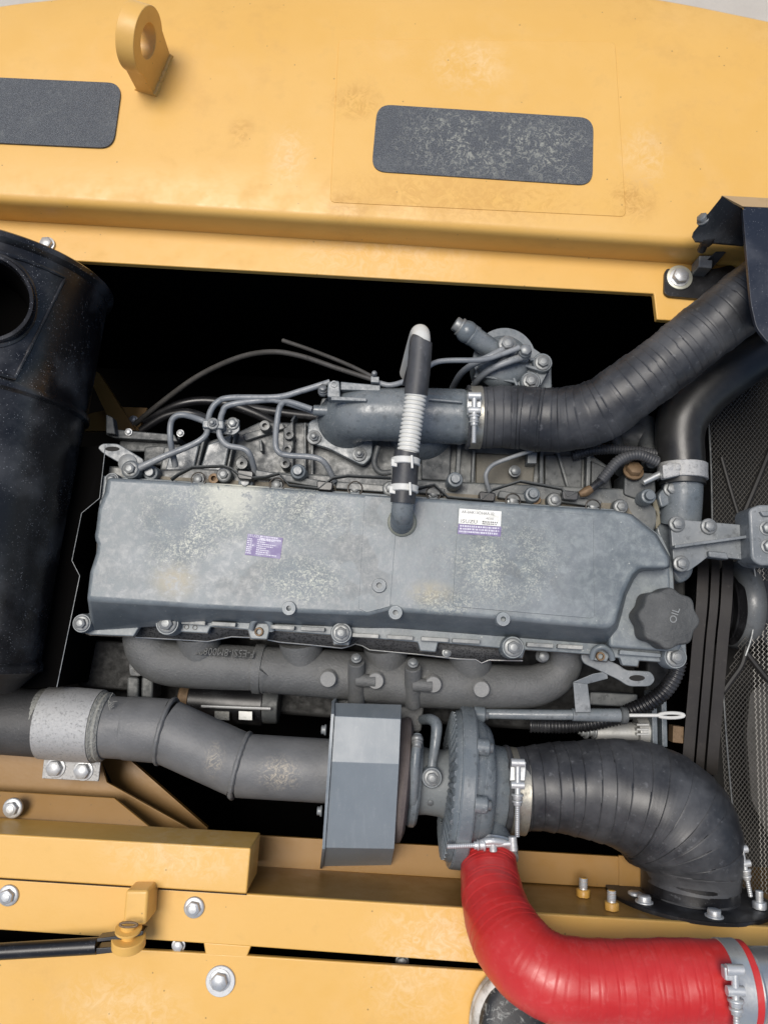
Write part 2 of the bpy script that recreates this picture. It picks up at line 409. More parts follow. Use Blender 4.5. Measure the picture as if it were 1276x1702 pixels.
# ------------------------------------------------------------------ bolts (shared meshes)
BC = {}
def bolt_mesh(kind, mat):
    if (kind, mat.name) in BC: return BC[(kind, mat.name)]
    bm = bmesh.new(); Z = Vector((0, 0, 1)); O = Vector()
    def hexa(z0, z1, r, ch=.14):
        rings = []
        for z, q in ((z0, r), (z1-ch*.6, r), (z1, r*.92)):
            rings.append([bm.verts.new((q*math.cos(math.pi/3*i), q*math.sin(math.pi/3*i), z)) for i in range(6)])
        for A, B in zip(rings, rings[1:]):
            for i in range(6): bm.faces.new((A[i], A[(i+1) % 6], B[(i+1) % 6], B[i]))
        bm.faces.new(rings[-1])
    if kind == 'flange':
        disc(O, Z, [(-.3, 1.42), (.16, 1.42), (.26, 1.30), (.30, 1.0)], 20, bm); hexa(.2, 1.0, 1)
        disc(Vector((0, 0, .9)), Z, [(0, .60), (.13, .60), (.15, .52)], 14, bm)
    elif kind == 'hex':
        disc(O, Z, [(-.3, 1.25), (.08, 1.25), (.1, 1.2)], 20, bm); hexa(.05, .85, 1)
    elif kind == 'nut':
        disc(O, Z, [(-.3, 1.5), (.12, 1.5), (.18, 1.4)], 20, bm); hexa(.1, 1.0, 1)
        disc(Vector((0, 0, .8)), Z, [(0, .55), (.75, .55), (.85, .42)], 14, bm)
    elif kind == 'stud':
        hexa(0, .95, 1)
        prof = []
        for i in range(13): prof.append((i*.16, .55 if i % 2 else .49))
        disc(Vector((0, 0, .5)), Z, prof, 14, bm)
    elif kind == 'tall':
        disc(O, Z, [(-.3, 1.2), (.5, 1.2), (.55, .9), (.8, .9), (.82, 1.15), (1.1, 1.15)], 20, bm); hexa(1.05, 2.0, 1)
    for f in bm.faces: f.smooth = True
    for e in bm.edges:
        if len(e.link_faces) == 2 and e.calc_face_angle(0) > R(22): e.smooth = False
        if len(e.link_faces) < 2: e.smooth = False
    me = bpy.data.meshes.new('bolt_'+kind); bm.to_mesh(me); bm.free(); me.materials.append(mat)
    BC[(kind, mat.name)] = me; return me
def bolt(parent, p, r, kind='flange', mat=None, d=(0, 0, 1), name='bolt'):
    """p place; r hex corner radius in metres"""
    o = bpy.data.objects.new(name, bolt_mesh(kind, mat or bolt_g)); COL.objects.link(o)
    q = Vector(d).to_track_quat('Z', 'Y').to_matrix() @ Matrix.Rotation(random.uniform(0, 1), 3, 'Z')
    o.parent = parent; o.matrix_basis = Matrix.Translation(p-W[parent]) @ q.to_4x4() @ Matrix.Diagonal((r, r, r, 1))
    W[o] = Vector(p); return o
def B(parent, x, y, z, rpx, kind='flange', mat=None, d=(0, 0, 1), name='bolt'):
    p = P(x, y, z); return bolt(parent, p, M(rpx, p), kind, mat, d, name)
def washer(parent, x, y, z, ropx, hpx=0, mat=None, th=.003, name='washer'):
    p = P(x, y, z); r = M(ropx, p)
    return mk(name, disc(p, (0, 0, 1), [(-.002, r), (th*.7, r), (th, r*.96)], 32), mat or zinc, parent)
def boss(parent, x, y, z, ropx, ripx, h, mat, name='boss', hole=None):
    p = P(x, y, z); ro = M(ropx, p); ri = M(ripx, p)
    bm = disc(p, (0, 0, 1), [(-h, ro*1.1), (-.002, ro), (0, ro*.93), (0, ri), (-.008, ri*.95)], 24)
    return mk(name, bm, mat, parent)
YV = Vector((0, 1, 0)); ZV = Vector((0, 0, 1)); XV = Vector((1, 0, 0))
# ================================================================== SETTING
bm = bmesh.new(); s = 40
bm.faces.new([bm.verts.new(v) for v in ((-s, -s, -1.35), (s, -s, -1.35), (s, s, -1.35), (-s, s, -1.35))])
mk('ground', bm, MAT['ground_concrete'], kind='structure')
# black interior of the engine bay: floor and four walls
FL = -.62
pr = P(300, 438, 0).y+.03; pf = P(600, 1512, 0).y-.03; xl, xr = -.95, .75
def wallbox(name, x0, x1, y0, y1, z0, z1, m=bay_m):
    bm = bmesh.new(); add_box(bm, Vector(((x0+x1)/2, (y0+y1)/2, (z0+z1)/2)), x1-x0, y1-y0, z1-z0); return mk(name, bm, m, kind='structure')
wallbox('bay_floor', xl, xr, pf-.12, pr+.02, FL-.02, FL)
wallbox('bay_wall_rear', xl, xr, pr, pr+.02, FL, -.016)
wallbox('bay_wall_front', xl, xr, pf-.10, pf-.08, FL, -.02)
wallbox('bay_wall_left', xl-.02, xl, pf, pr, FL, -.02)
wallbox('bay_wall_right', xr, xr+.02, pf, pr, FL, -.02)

# ================================================================== COUNTERWEIGHT
ZCW = .06
cw = thing('counterweight', 'big yellow counterweight with curved far edge behind the engine bay', 'counterweight', P(640, 250, -.6))
def interp(tab, x):
    for (x0, y0), (x1, y1) in zip(tab, tab[1:]):
        if x <= x1: t = (x-x0)/(x1-x0); return y0+(y1-y0)*t
    return tab[-1][1]
def smooth_tab(tab, x):
    xs = [t[0] for t in tab]; i = 0
    while i < len(xs)-2 and x > xs[i+1]: i += 1
    return cat([t[1] for t in tab], i, (x-xs[i])/(xs[i+1]-xs[i]))
near = [(-400, 306), (0, 333), (640, 372), (1180, 408), (1700, 440)]
crease = [(-400, 130), (0, 68), (215, 42), (450, 20), (700, 20), (1000, 48), (1276, 86), (1700, 165)]
far = [(-400, 110), (-150, 42), (0, 13), (150, -4), (400, -20), (620, -26), (850, -20), (1080, 0), (1276, 38), (1450, 80), (1700, 150)]
bm = bmesh.new(); cols = []
xs = [-400+i*30 for i in range(71)]
for x in xs:
    N = P(x, smooth_tab(near, x), ZCW); C_ = P(x, smooth_tab(crease, x), ZCW); F = P(x, smooth_tab(far, x), ZCW-.020)
    col = [Vector((N.x, N.y, -.03)), Vector((N.x, N.y, ZCW-.014)), Vector((N.x, N.y+.002, ZCW-.007)), Vector((N.x, N.y+.006, ZCW-.002)), Vector((N.x, N.y+.014, ZCW))]
    for t in (.25, .5, .75): col.append((N+Vector((0, .014, 0))).lerp(C_, t))
    col += [C_, C_.lerp(F, .4)+Vector((0, 0, -.002)), F, F+Vector((0, .006, -.004)), F+Vector((0, .008, -.012)), F+Vector((0, .008, -.55))]
    cols.append([bm.verts.new(v) for v in col])
for A, Bc in zip(cols, cols[1:]):
    for i in range(len(A)-1): bm.faces.new((A[i], Bc[i], Bc[i+1], A[i+1]))
mk('body', bm, yel_cw, cw, ang=60)
bm = prism(rounded([(563, 64), (1022, 69), (1040, 360), (548, 336)], 10), ZCW+.0012, .004)
mk('welded_panel', bm, yel_cw, cw, bev=.0012)
for i, pts in enumerate(([(-150, 122), (203, 138), (188, 246), (-160, 230)], [(627, 173), (986, 196), (984, 308), (617, 284)])):
    mk('grip_pad', prism(rounded(pts, 24, 7), ZCW+.0035, .003), grip_m, cw, label=('plain clean grey grip pad beside lifting eye', 'scuffed dirty grey grip pad on welded panel')[i])
# lifting eye: thick teardrop plate with a hole
pe = P(256, 122, ZCW)
n = 40; Rr = .045; hz = .070; bw = .036; th = .028
prof = []
a0 = math.asin(.50)
for i in range(n+1):
    a = -a0 + (math.pi+2*a0)*i/n; prof.append((Rr*math.cos(a), hz+Rr*math.sin(a)))
prof = [(bw, -.004)] + prof + [(-bw, -.004)]
rotm = Matrix.Rotation(R(-15), 3, 'Z')
def eye_pt(u, v, wv): return pe + rotm @ Vector((wv, u, v))
bm = bmesh.new()
hole = [( .023*math.cos(2*math.pi*i/32), hz+.023*math.sin(2*math.pi*i/32)) for i in range(32)]
fr = {}
for sgn in (-1, 1):
    o_ = [bm.verts.new(eye_pt(u, v, sgn*th/2)) for u, v in prof]; h_ = [bm.verts.new(eye_pt(u, v, sgn*th/2)) for u, v in hole]
    eds = [bm.edges.new((o_[i], o_[(i+1) % len(o_)])) for i in range(len(o_))] + [bm.edges.new((h_[i], h_[(i+1) % 32])) for i in range(32)]
    bmesh.ops.triangle_fill(bm, use_beauty=True, use_dissolve=False, edges=eds); fr[sgn] = (o_, h_)
for idx in (0, 1):
    A, Bc = fr[-1][idx], fr[1][idx]
    for i in range(len(A)): bm.faces.new((A[i], A[(i+1) % len(A)], Bc[(i+1) % len(A)], Bc[i]))
eye = mk('lifting_eye', bm, yel_cw, cw, bev=.0015)
for sgn in (-1, 1):
    pts = [eye_pt(-bw+2*bw*i/20, random.uniform(-.001, .0015), sgn*th/2) for i in range(21)]
    mk('weld_bead', sweep(pts, [.0045+random.uniform(-.0008, .0008) for _ in pts], 8), yel_cw, eye)

# ================================================================== FRAME round the bay
fm = thing('bay_frame', 'yellow steel frame round the open engine bay', 'frame', P(640, 1500, -.15))
mk('rear_flange', prism([(-250, 350), (1400, 446), (1400, 549), (1091, 531), (1086, 488), (-250, 412)], 0, .012), yel, fm, bev=.002)
washer(fm, 79, 407, .0, 13, mat=zinc); B(fm, 79, 406, .003, 10, 'hex', zinc)
# front beam: top strip, inner wall, lower ledge
ledge = [(-250, 1446), (412, 1486), (770, 1509), (900, 1519), (1276, 1541), (1500, 1554)]
low = [(1500, 1660), (1276, 1640), (800, 1602), (420, 1574), (240, 1562), (0, 1546), (-250, 1530)]
mk('front_beam', prism(ledge+low, 0, .008), yel, fm, bev=.0022)
wl = [P(x, y-1, -.006) for x, y in ledge]
bm = bmesh.new(); add_prism(bm, [p for p in wl]+[p+Vector((0, -.006, 0)) for p in wl[::-1]], Vector((0, 0, -.30)))
mk('inner_wall', bm, yel_shade, fm)
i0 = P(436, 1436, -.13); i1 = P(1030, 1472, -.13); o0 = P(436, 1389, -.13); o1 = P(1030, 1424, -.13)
mk('lower_ledge', solid([o0+Vector((-.5, .0, 0)), o1, i1+Vector((0, -.004, 0)), i0+Vector((-.5, -.004, 0))], (0, 0, -.006)), yel_shade, fm, bev=.001)
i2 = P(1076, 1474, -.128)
mk('gusset_plate', solid([P(1028, 1422, -.128), P(1082, 1425, -.128), P(1082, 1478, -.128), P(1028, 1474, -.128)], (0, 0, -.006)), yel_shade, fm, bev=.001)
# box beam on the left
mk('box_beam', prism([(-250, 1372), (417, 1410), (410, 1486), (-250, 1444)], .014, .085), yel, fm, bev=.0025)
mk('seam_line', prism([(-250, 1444.5), (410, 1486.5), (410, 1488), (-250, 1446)], .0008, .001), seal_m, fm)
mk('side_plate', prism([(-250, 1300, -.095), (190, 1326, -.095), (250, 1375, -.068), (240, 1420, -.06), (-250, 1400, -.06)], -.068, .006), yel_shade, fm, bev=.0012)
mk('lower_plate', prism([(-250, 1235), (165, 1255), (178, 1300), (330, 1385), (240, 1420), (-250, 1400)], -.13, .006), yel_shade, fm, bev=.0012)
mk('diagonal_brace', prism([(165, 1255), (215, 1262), (345, 1376), (345, 1400), (200, 1330)], -.19, .01), yel_shade, fm)
B(fm, 22, 1343, -.066, 11.5, 'flange', zinc)
B(fm, 15, 1488, .001, 12, 'flange', zinc); B(fm, 323, 1508, .001, 12, 'flange', zinc)
# tabs bridging the slot, black sheet added as the slot's shade, hidden bolt heads
mk('bridge_tab', prism([(338, 1566), (418, 1572), (410, 1592), (342, 1588)], -.004, .006), yel, fm, bev=.002)
mk('slot_shade', prism([(-250, 1500), (1500, 1620), (1500, 1720), (-250, 1610)], -.075, .004), bay_m, fm)
B(fm, 297, 1571, -.012, 9, 'hex', zinc); B(fm, 668, 1598, -.03, 9, 'hex', bolt_l)
# hinge block and pin for the strut
hb = mk('hinge_block', prism([(209, 1480), (247, 1480), (243, 1538), (204, 1538)], .05, .05), yel, fm, bev=.004, seg=3)
# fittings on the inner wall near the big hose
def wallpt(x, z):
    x = CX+(x-CX)*(H-z+.0)/(H)
    y = interp(ledge, x); p = P(x, y-1, -.006); return Vector((p.x, p.y+.001, z))
for (x, z, k_, m_) in ((1014, -.035, 'stud', bolt_y), (968, -.085, 'stud', bolt_y), (1054, -.09, 'hex', zinc)):
    bolt(fm, wallpt(x, z), .0105, k_, m_, (0, 1, 0), 'wall_bolt')
    if k_ == 'stud': mk('stud_tip', disc(wallpt(x, z), YV, [(.008, .0062)]+[(.012+.0011*i, .0063 if i % 2 else .0056) for i in range(13)], 14), zinc, fm)
# walkway plate, bottom of the picture
wk = thing('walkway_plate', 'flat yellow walkway plate with a wide zinc washer bolt', 'walkway', P(500, 1690, -.01))
mk('plate', prism([(-250, 1560), (0, 1578), (240, 1579), (420, 1589), (800, 1614), (1276, 1648), (1500, 1664), (1500, 2000), (-250, 2000)], -.004, .008), yel, wk, bev=.002)
washer(wk, 367, 1630, -.004, 24.5); B(wk, 366, 1629, -.001, 14, 'hex', zinc)
# strut (gas spring)
stt = thing('gas_strut', 'black gas strut with forked end pinned to the yellow hinge block', 'strut', P(60, 1575, 0))
mk('cylinder', tube([(-200, 1593, .035, 13), (163, 1572, .035, 13)], 4, 24), black_gl, stt, bev=.001)
mk('fork_plate', prism([(161, 1560), (200, 1555), (226, 1546), (239, 1548), (237, 1555), (210, 1561), (161, 1566)], .05, .02), black_gl, stt, bev=.001)
mk('fork_plate', prism([(160, 1576), (205, 1573), (234, 1570), (236, 1575), (222, 1580), (160, 1587)], .045, .02), black_gl, stt, bev=.001)
ad = Vector((0, .95, .3)).normalized()
mk('pivot_bush', disc(P(214, 1572, .040), ad, [(0, .0205), (.001, .0215), (.012, .0215), (.013, .0205)], 36), yel, stt)
mk('pivot_pin', disc(P(214, 1556, .045), ad, [(-.02, .009), (.008, .009), (.009, .017), (.012, .017), (.0125, .010), (.018, .010), (.019, .008)], 24), yel, stt)
pts = [P(214+15*math.cos(t), 1537+4*math.sin(t), .066) for t in [i*.5 for i in range(14)]]
mk('split_pin', sweep(pts, [.0016]*len(pts), 8), brass, stt)

# ================================================================== MUFFLER
mf = thing('muffler', 'dusty glossy black muffler drum lying at the edge of the bay', 'muffler', P(-20, 750, -.15))
a = P(6, 458, .0); b = P(-122, 1100, .0); RM = .155; ax = (b-a).normalized(); LM = (b-a).length
pr_ = [(.006, RM*.75), (.002, RM*.95), (-.004, RM+.004), (-.001, RM+.008), (.006, RM+.008), (.009, RM+.004), (.012, RM), (.15, RM), (.196, RM), (.200, RM+.004), (.207, RM+.004), (.211, RM-.002), (.40, RM-.003), (LM-.016, RM-.003), (LM-.012, RM+.002), (LM-.002, RM+.002), (LM, RM-.004), (LM+.03, RM*.8)]
drum = mk('drum', disc(a, ax, pr_, 96), black_mf, mf, ang=50)
upv = (ZV-ax*ax.dot(ZV)).normalized(); side = upv.cross(ax).normalized()
if side.x < 0: side = -side
def onmf(s_, th_, off=0): return a + ax*s_ + (upv*math.cos(th_)+side*math.sin(th_))*(RM+off)
# welded saddle patch with the outlet stub
bm = bmesh.new(); G = []
for i in range(13):
    row = []
    for j in range(17):
        s_ = .028+.165*i/12; t_ = -.35+(1.38 - .0224*i)*j/16
        row.append(bm.verts.new(onmf(s_, t_, .003)))
    G.append(row)
for A, Bc in zip(G, G[1:]):
    for j in range(16): bm.faces.new((A[j], A[j+1], Bc[j+1], Bc[j]))
patch = mk('saddle_patch', bm, black_mf, mf)
edge = [onmf(.028, -.35+1.38*j/24, .003) for j in range(25)] + [onmf(.028+.165*i/24, 1.03-.0112*i, .003) for i in range(1, 25)] + [onmf(.193, .761-1.111*j/24, .003) for j in range(1, 25)]
mk('weld_bead', sweep(edge, [.0028+random.uniform(-.0006, .0006) for _ in edge], 8), black_mf, patch)
oc = onmf(.095, .40, -.035); od = (upv*math.cos(.40)+side*math.sin(.40))
cut = mk('cutter', disc(onmf(.095, .40, -.09), od, [(0, .0585), (.14, .0585)], 48), bay_m)
for o in (drum, patch):
    md = o.modifiers.new('cut', 'BOOLEAN'); md.operation = 'DIFFERENCE'; md.object = cut; md.solver = 'EXACT'
bpy.context.view_layer.update(); dg = bpy.context.evaluated_depsgraph_get()
for o in (drum, patch):
    me = bpy.data.meshes.new_from_object(o.evaluated_get(dg)); o.modifiers.clear(); o.data = me
bpy.data.objects.remove(cut)
bm = disc(oc, od, [(-.05, .064), (.040, .064), (.042, .0625), (.042, .058), (-.05, .057), (-.05, .05)], 48)
mk('outlet_stub', bm, black_mf, mf)
mk('outlet_bore', disc(oc, od, [(-.049, .0565), (.030, .0574), (.030, .0568), (-.0485, .056), (-.049, .01)], 48), bay_m, mf)  # black lining paints the shade inside the outlet hole
ring = [onmf(.095+.0665*math.cos(t), .40+.0665*math.sin(t)/RM, .001) for t in [2*math.pi*i/48 for i in range(48)]]
mk('outlet_weld', sweep(ring, [.004+random.uniform(-.001, .001) for _ in ring], 8, closed=True), black_mf, mf)
bk = mk('mounting_foot', prism([(-60, 1050), (52, 1088), (100, 1106), (95, 1116), (45, 1102), (-60, 1100)], -.10, .01), black_gl, mf, bev=.001)
B(mf, 92, 1110, -.098, 6, 'hex', bolt_l)

# ================================================================== BAFFLE between muffler and engine
bz = [(176, 740), (166, 828), (136, 853), (120, 932), (133, 957), (95, 1142)]
bf = thing('baffle_plate', 'thin upright black baffle plate between muffler and engine cover', 'baffle', P(130, 950, -.3))
bot = [(x-.0, y) for x, y in bz]
tp = [P(x, y, -.03) for x, y in bz]
bm = bmesh.new()
add_prism(bm, tp+[p+Vector((-.14, -.01, -.03)) for p in tp[::-1]], Vector((0, 0, -.002)))
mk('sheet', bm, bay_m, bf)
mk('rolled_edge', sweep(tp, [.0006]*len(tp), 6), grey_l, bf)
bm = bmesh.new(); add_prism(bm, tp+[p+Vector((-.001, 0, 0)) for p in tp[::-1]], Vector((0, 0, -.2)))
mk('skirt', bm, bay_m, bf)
B(bf, 104, 1116, -.06, 5, 'hex', bolt_l)
# ================================================================== ENGINE BLOCK AND HEAD (dark mass under everything)
eb = thing('engine_block', 'dark greasy engine block deep down under the valve cover', 'engine block', P(600, 1000, -.6))
mk('crankcase', prism([(150, 790), (1090, 850), (1080, 1190), (900, 1215), (560, 1195), (160, 1165)], -.22, .36), blockm, eb, bev=.008)
mk('side_rib', prism([(125, 1062), (235, 1068), (232, 1150), (128, 1142)], -.15, .1), blockm, eb, bev=.004)
mk('rear_housing', prism([(112, 1000), (210, 1005), (205, 1060), (110, 1055)], -.10, .2), blockm, eb, bev=.004)
mk('front_cover', prism([(1085, 830), (1140, 850), (1140, 1090), (1095, 1190), (1070, 1180)], -.16, .3), blockm, eb, bev=.006)
tb = mk('lug', prism(rounded([(214, 1103), (222, 1098), (238, 1100), (236, 1124), (216, 1123)], 5), -.12, .012), grey_d, eb, bev=.001)
boss(eb, 227, 1113, -.119, 5, 4, .005, bolt_k, 'lug_hole')
for x in (222, 246): mk('boss_post', prism([(x-11, 1124), (x+9, 1126), (x+8, 1162), (x-12, 1160)], -.135, .05), grey_d, eb, bev=.004)

hd = thing('cylinder_head', 'grey cylinder head with bolts and ribs along the back of the valve cover', 'cylinder head', P(600, 790, -.2))
mk('head_deck', prism([(165, 772), (260, 780), (330, 778), (500, 786), (760, 800), (1045, 812), (1100, 850), (1080, 900), (170, 860)], -.055, .16), head_m, hd, bev=.004)
mk('oily_strip', prism([(240, 790), (560, 808), (1040, 838), (1060, 870), (240, 830)], -.05, .01), cast('oily_cast', (.07, .06, .045), (.24, .21, .155), .4, .6), hd)
# bolts and plugs peeping out behind the cover edge
for x, y in ((372, 789), (648, 812), (921, 831), (1031, 842)):
    p = P(x, y, -.035); r = M(13, p)
    mk('collar', disc(p, ZV, [(-.03, r), (-.002, r), (0, r*.92), (0, r*.72), (-.003, r*.7)], 28), head_m, hd, bev=.0008)
    B(hd, x, y, -.036, 8, 'flange', bolt_l)
for x, y in ((330, 797), (460, 806), (590, 812), (720, 820), (852, 832), (985, 842)):
    p = P(x, y, -.035); r = M(12, p)
    mk('injector_ring', sweep([p+Vector((math.cos(t)*r, math.sin(t)*r, 0)) for t in [2*math.pi*i/28 for i in range(28)]], [.0011]*28, 6, closed=True), bolt_k, hd)
    B(hd, x, y, -.042, 7.5, 'hex', bolt_l)
for x, y in ((890, 830), (355, 795)):
    boss(hd, x, y, -.036, 9, 4.5, .03, brass, 'port')
# upper ends of the injection pipes: grey stub posts
for x, y, h in ((500, 776, .035), (752, 790, .04), (878, 812, .03), (1065, 815, .03), (258, 775, .02), (412, 790, .015)):
    p = P(x, y+16, -.06); r = M(13, p)
    mk('stub_post', disc(p, ZV, [(-.03, r*1.1), (h, r), (h+.004, r*.9), (h+.005, r*.6), (h+.012, r*.55)], 24), grey, hd, bev=.0008)
for i, (x0, y0, x1, y1) in enumerate(((425, 780, 545, 800), (560, 800, 640, 806), (690, 806, 740, 812), (830, 815, 880, 822), (930, 822, 1000, 832))):
    mk('web', prism([(x0, y0), (x1, y1), (x1-3, y1+12), (x0-3, y0+12)], -.036, .02), head_m, hd, bev=.002)

# ================================================================== INTAKE MANIFOLD (ribbed casting behind the head)
im = thing('intake_manifold', 'ribbed grey intake manifold casting beyond the valve cover', 'manifold', P(600, 740, -.25))
mk('casting', prism([(272, 742), (330, 738), (398, 716), (430, 701), (522, 702), (535, 660), (640, 668), (755, 690), (905, 745), (980, 752), (1012, 775), (1020, 830), (760, 806), (500, 792), (265, 782)], -.085, .14), head_m, im, bev=.004)
for (x0, y0, x1, y1, wd) in ((338, 722, 322, 788, 5), (390, 715, 374, 790, 4), (488, 690, 482, 700, 5), (505, 702, 505, 790, 4), (516, 702, 516, 792, 5), (760, 735, 756, 800, 7), (785, 748, 782, 812, 5), (897, 745, 896, 815, 6), (975, 750, 973, 822, 7), (924, 750, 943, 815, 5), (430, 730, 432, 750, 5)):
    mk('rib', prism([(x0, y0), (x0+wd, y0), (x1+wd, y1), (x1, y1)], -.066, .03), head_m, im, bev=.0015)
mk('raised_web', prism([(402, 722), (470, 702), (474, 712), (408, 733)], -.075, .02), head_m, im, bev=.002)
mk('floor_panel', prism([(700, 735), (750, 738), (748, 800), (700, 797)], -.07, .02), grey_d, im, bev=.003)
mk('side_panel', prism([(790, 752), (890, 758), (886, 812), (790, 806)], -.08, .02), cast('oily_cast2', (.06, .055, .045), (.16, .15, .12), .3, .6), im, bev=.003)
mk('side_panel', prism([(905, 755), (968, 758), (966, 818), (905, 812)], -.076, .02), grey_d, im, bev=.003)
mk('side_panel', prism([(982, 765), (1010, 778), (1018, 825), (982, 822)], -.076, .02), grey_d, im, bev=.003)
mk('side_panel', prism([(284, 748), (332, 738), (322, 785), (274, 782)], -.074, .02), grey, im, bev=.003)
mk('side_panel', prism([(345, 738), (386, 722), (372, 786), (330, 785)], -.074, .02), grey, im, bev=.003)
for x, y, ro, ri in ((440, 707, 9, 4.2), (480, 722, 8.5, 4), (477, 746, 8.5, 4), (474, 770, 8.5, 4), (402, 770, 10, 3)):
    boss(im, x, y, -.055, ro, ri, .03, head_m, 'boss')
mk('boss_bar', prism([(471, 713), (488, 697), (488, 779), (470, 781)], -.066, .03), head_m, im, bev=.002)
mk('boss_foot', prism([(392, 764), (402, 755), (412, 764), (412, 780), (392, 780)], -.062, .03), head_m, im, bev=.002)
B(im, 855, 783, -.062, 8, 'hex', bolt_g); mk('square_boss', prism([(877, 752), (892, 752), (891, 770), (876, 770)], -.055, .03), grey_l, im, bev=.001)
mk('rear_step', prism([(200, 728), (300, 726), (292, 752), (196, 750)], -.11, .1), grey_d, im, bev=.003)
mk('rear_step', prism([(240, 742), (300, 738), (296, 775), (238, 772)], -.10, .1), grey_d, im, bev=.003)

# ================================================================== VALVE COVER
ZC = .03
ledge_m = mat_paint('ledge_dust', (.20, .21, .21), (.40, .40, .37), .8, .5)
plug_m = cast('plug_face', (.17, .17, .165), (.30, .30, .29), .5, .6)
vc = thing('valve_cover', 'long grey valve cover with dried mud stains across the engine top', 'valve cover', P(600, 950, -.05))
top = [(180, 794), (270, 799), (640, 824), (1020, 848), (1048, 855), (1088, 888), (1110, 926), (1111, 944), (1062, 945), (1050, 955), (1036, 985), (1020, 1040), (1006, 1044), (760, 1022), (668, 1016), (650, 1011), (612, 1022), (370, 1012), (144, 996), (150, 950), (160, 920), (162, 905), (157, 893), (160, 880), (164, 845), (170, 830), (176, 818)]
skt = [(178, 794), (270, 799), (640, 824), (1020, 848), (1050, 855), (1091, 888), (1113, 926), (1113, 946), (1064, 952), (1056, 965), (1043, 992), (1028, 1052), (1012, 1072), (760, 1052), (668, 1045), (650, 1044), (612, 1044), (370, 1034), (152, 1048), (156, 960), (163, 925), (165, 905), (160, 893), (163, 880), (167, 845), (173, 830), (174, 818)]
bm = bmesh.new()
rt = [bm.verts.new(P(x, y, ZC)) for x, y in top]; rb = [bm.verts.new(P(x, y, -.035)) for x, y in skt]; rc = [bm.verts.new(P(x, y, -.05)) for x, y in skt]
f = bm.faces.new(rt); nn = len(rt)
for A, Bc in ((rt, rb), (rb, rc)):
    for i in range(nn): bm.faces.new((A[i], A[(i+1) % nn], Bc[(i+1) % nn], Bc[i]))
mk('top_shell', bm, cover_m, vc, bev=.006, seg=4)
mk('filler_deck', prism(rounded([(1050, 940), (1113, 940), (1114, 985), (1134, 1000), (1136, 1068), (1128, 1084), (1012, 1076), (1012, 1040)], 8), -.012, .04), cover_m, vc, bev=.005, seg=3)
fl = [(168, 790), (1020, 846), (1055, 858), (1100, 892), (1118, 930), (1120, 990), (1138, 1040), (1140, 1085), (1132, 1103), (1062, 1098), (1060, 1108), (1034, 1106), (1030, 1094), (1012, 1092), (1008, 1100), (988, 1098), (980, 1088), (872, 1080), (868, 1094), (838, 1092), (836, 1078), (728, 1068), (724, 1084), (698, 1082), (694, 1068), (584, 1058), (580, 1073), (554, 1071), (552, 1056), (448, 1048), (444, 1063), (416, 1062), (412, 1047), (350, 1042), (345, 1053), (275, 1049), (268, 1030), (246, 1030), (232, 1042), (222, 1058), (150, 1055), (128, 1046), (124, 1030), (150, 1018), (158, 960)]
mk('flange', prism(fl, -.036, .012), cover_m, vc, bev=.002)
mk('gasket', prism([(x, y+1.0) for x, y in fl], -.0485, .004), bolt_k, vc)
# nameplate area, stepped centre strip
mk('nameplate_pad', prism(rounded([(762, 838), (985, 856), (987, 1028), (752, 1008)], 8), ZC+.0016, .004), cover_m, vc, bev=.0008)
mk('centre_strip', prism([(606, 824), (662, 828), (648, 1008), (610, 1018), (596, 1012)], ZC+.0007, .003), cover_m, vc, bev=.0007)
# little ledges between the skirt ribs
for x, wd in ((243, 40), (322, 40), (372, 40), (470, 40), (520, 40), (608, 44), (665, 44), (723, 46), (775, 46), (898, 44), (948, 42)):
    y = 1030+(x-322)*.055+(6 if x > 600 else 0) - (4 if x < 300 else 0)
    mk('skirt_ledge', prism([(x-wd/2, y), (x+wd/2, y+wd*.06), (x+wd/2-1, y+7+wd*.06), (x-wd/2-1, y+7)], -.024, .02), ledge_m, vc, bev=.0012)
mk('skirt_ledge', prism([(1030, 1080), (1098, 1086), (1098, 1093), (1029, 1088)], -.024, .02), cover_m, vc, bev=.0015)
# raised bolt bosses
for x, y, ro, ri in ((480, 1011, 12, 4.5), (630, 973, 12, 5), (657, 1018, 12, 4.5), (836, 1029, 12, 4.5)):
    boss(vc, x, y, ZC+.006, ro, ri, .02, cover_m, 'boss')
for x, y in ((435, 1034), (1000, 1082)):
    p = P(x, y, -.02); r = M(17, p)
    mk('skirt_arch', tube([(x-17, y+12, -.034, 5), (x-13, y-1, -.028, 5), (x, y-7, -.024, 5), (x+13, y+1, -.028, 5), (x+17, y+14, -.034, 5)], 5, 12), cover_m, vc)
for x, y in ((430, 1050), (998, 1091)): boss(vc, x, y, -.031, 7.5, 4.5, .012, brass, 'tab_hole')
for x, y in ((310, 1042), (324, 1043)): boss(vc, x, y, -.0345, 4.2, 3.2, .004, bolt_k, 'pin_hole')
for x, y, r in ((278, 1036, 20), (567, 1052, 18), (852, 1076, 19), (136, 1036, 16), (1122, 1092, 20), (186, 797, 12)):
    p = P(x, y, -.018); q = M(r, p)
    mk('bolt_collar', disc(p, ZV, [(-.03, q*1.05), (-.004, q), (0, q*.92), (0, q*.78), (-.002, q*.76)], 28), cover_m, vc)
    B(vc, x, y, -.018, r*.58, 'flange', bolt_l if r > 12 else bolt_g)
# breather elbow base
p = P(668, 868, ZC); q = M(24, p)
mk('breather_seat', disc(p, ZV, [(-.004, q*1.05), (.004, q), (.006, q*.9), (.006, q*.66), (.004, q*.64)], 36), cast('seat_grey', (.15, .155, .13), (.26, .27, .22), .2, .5), vc)
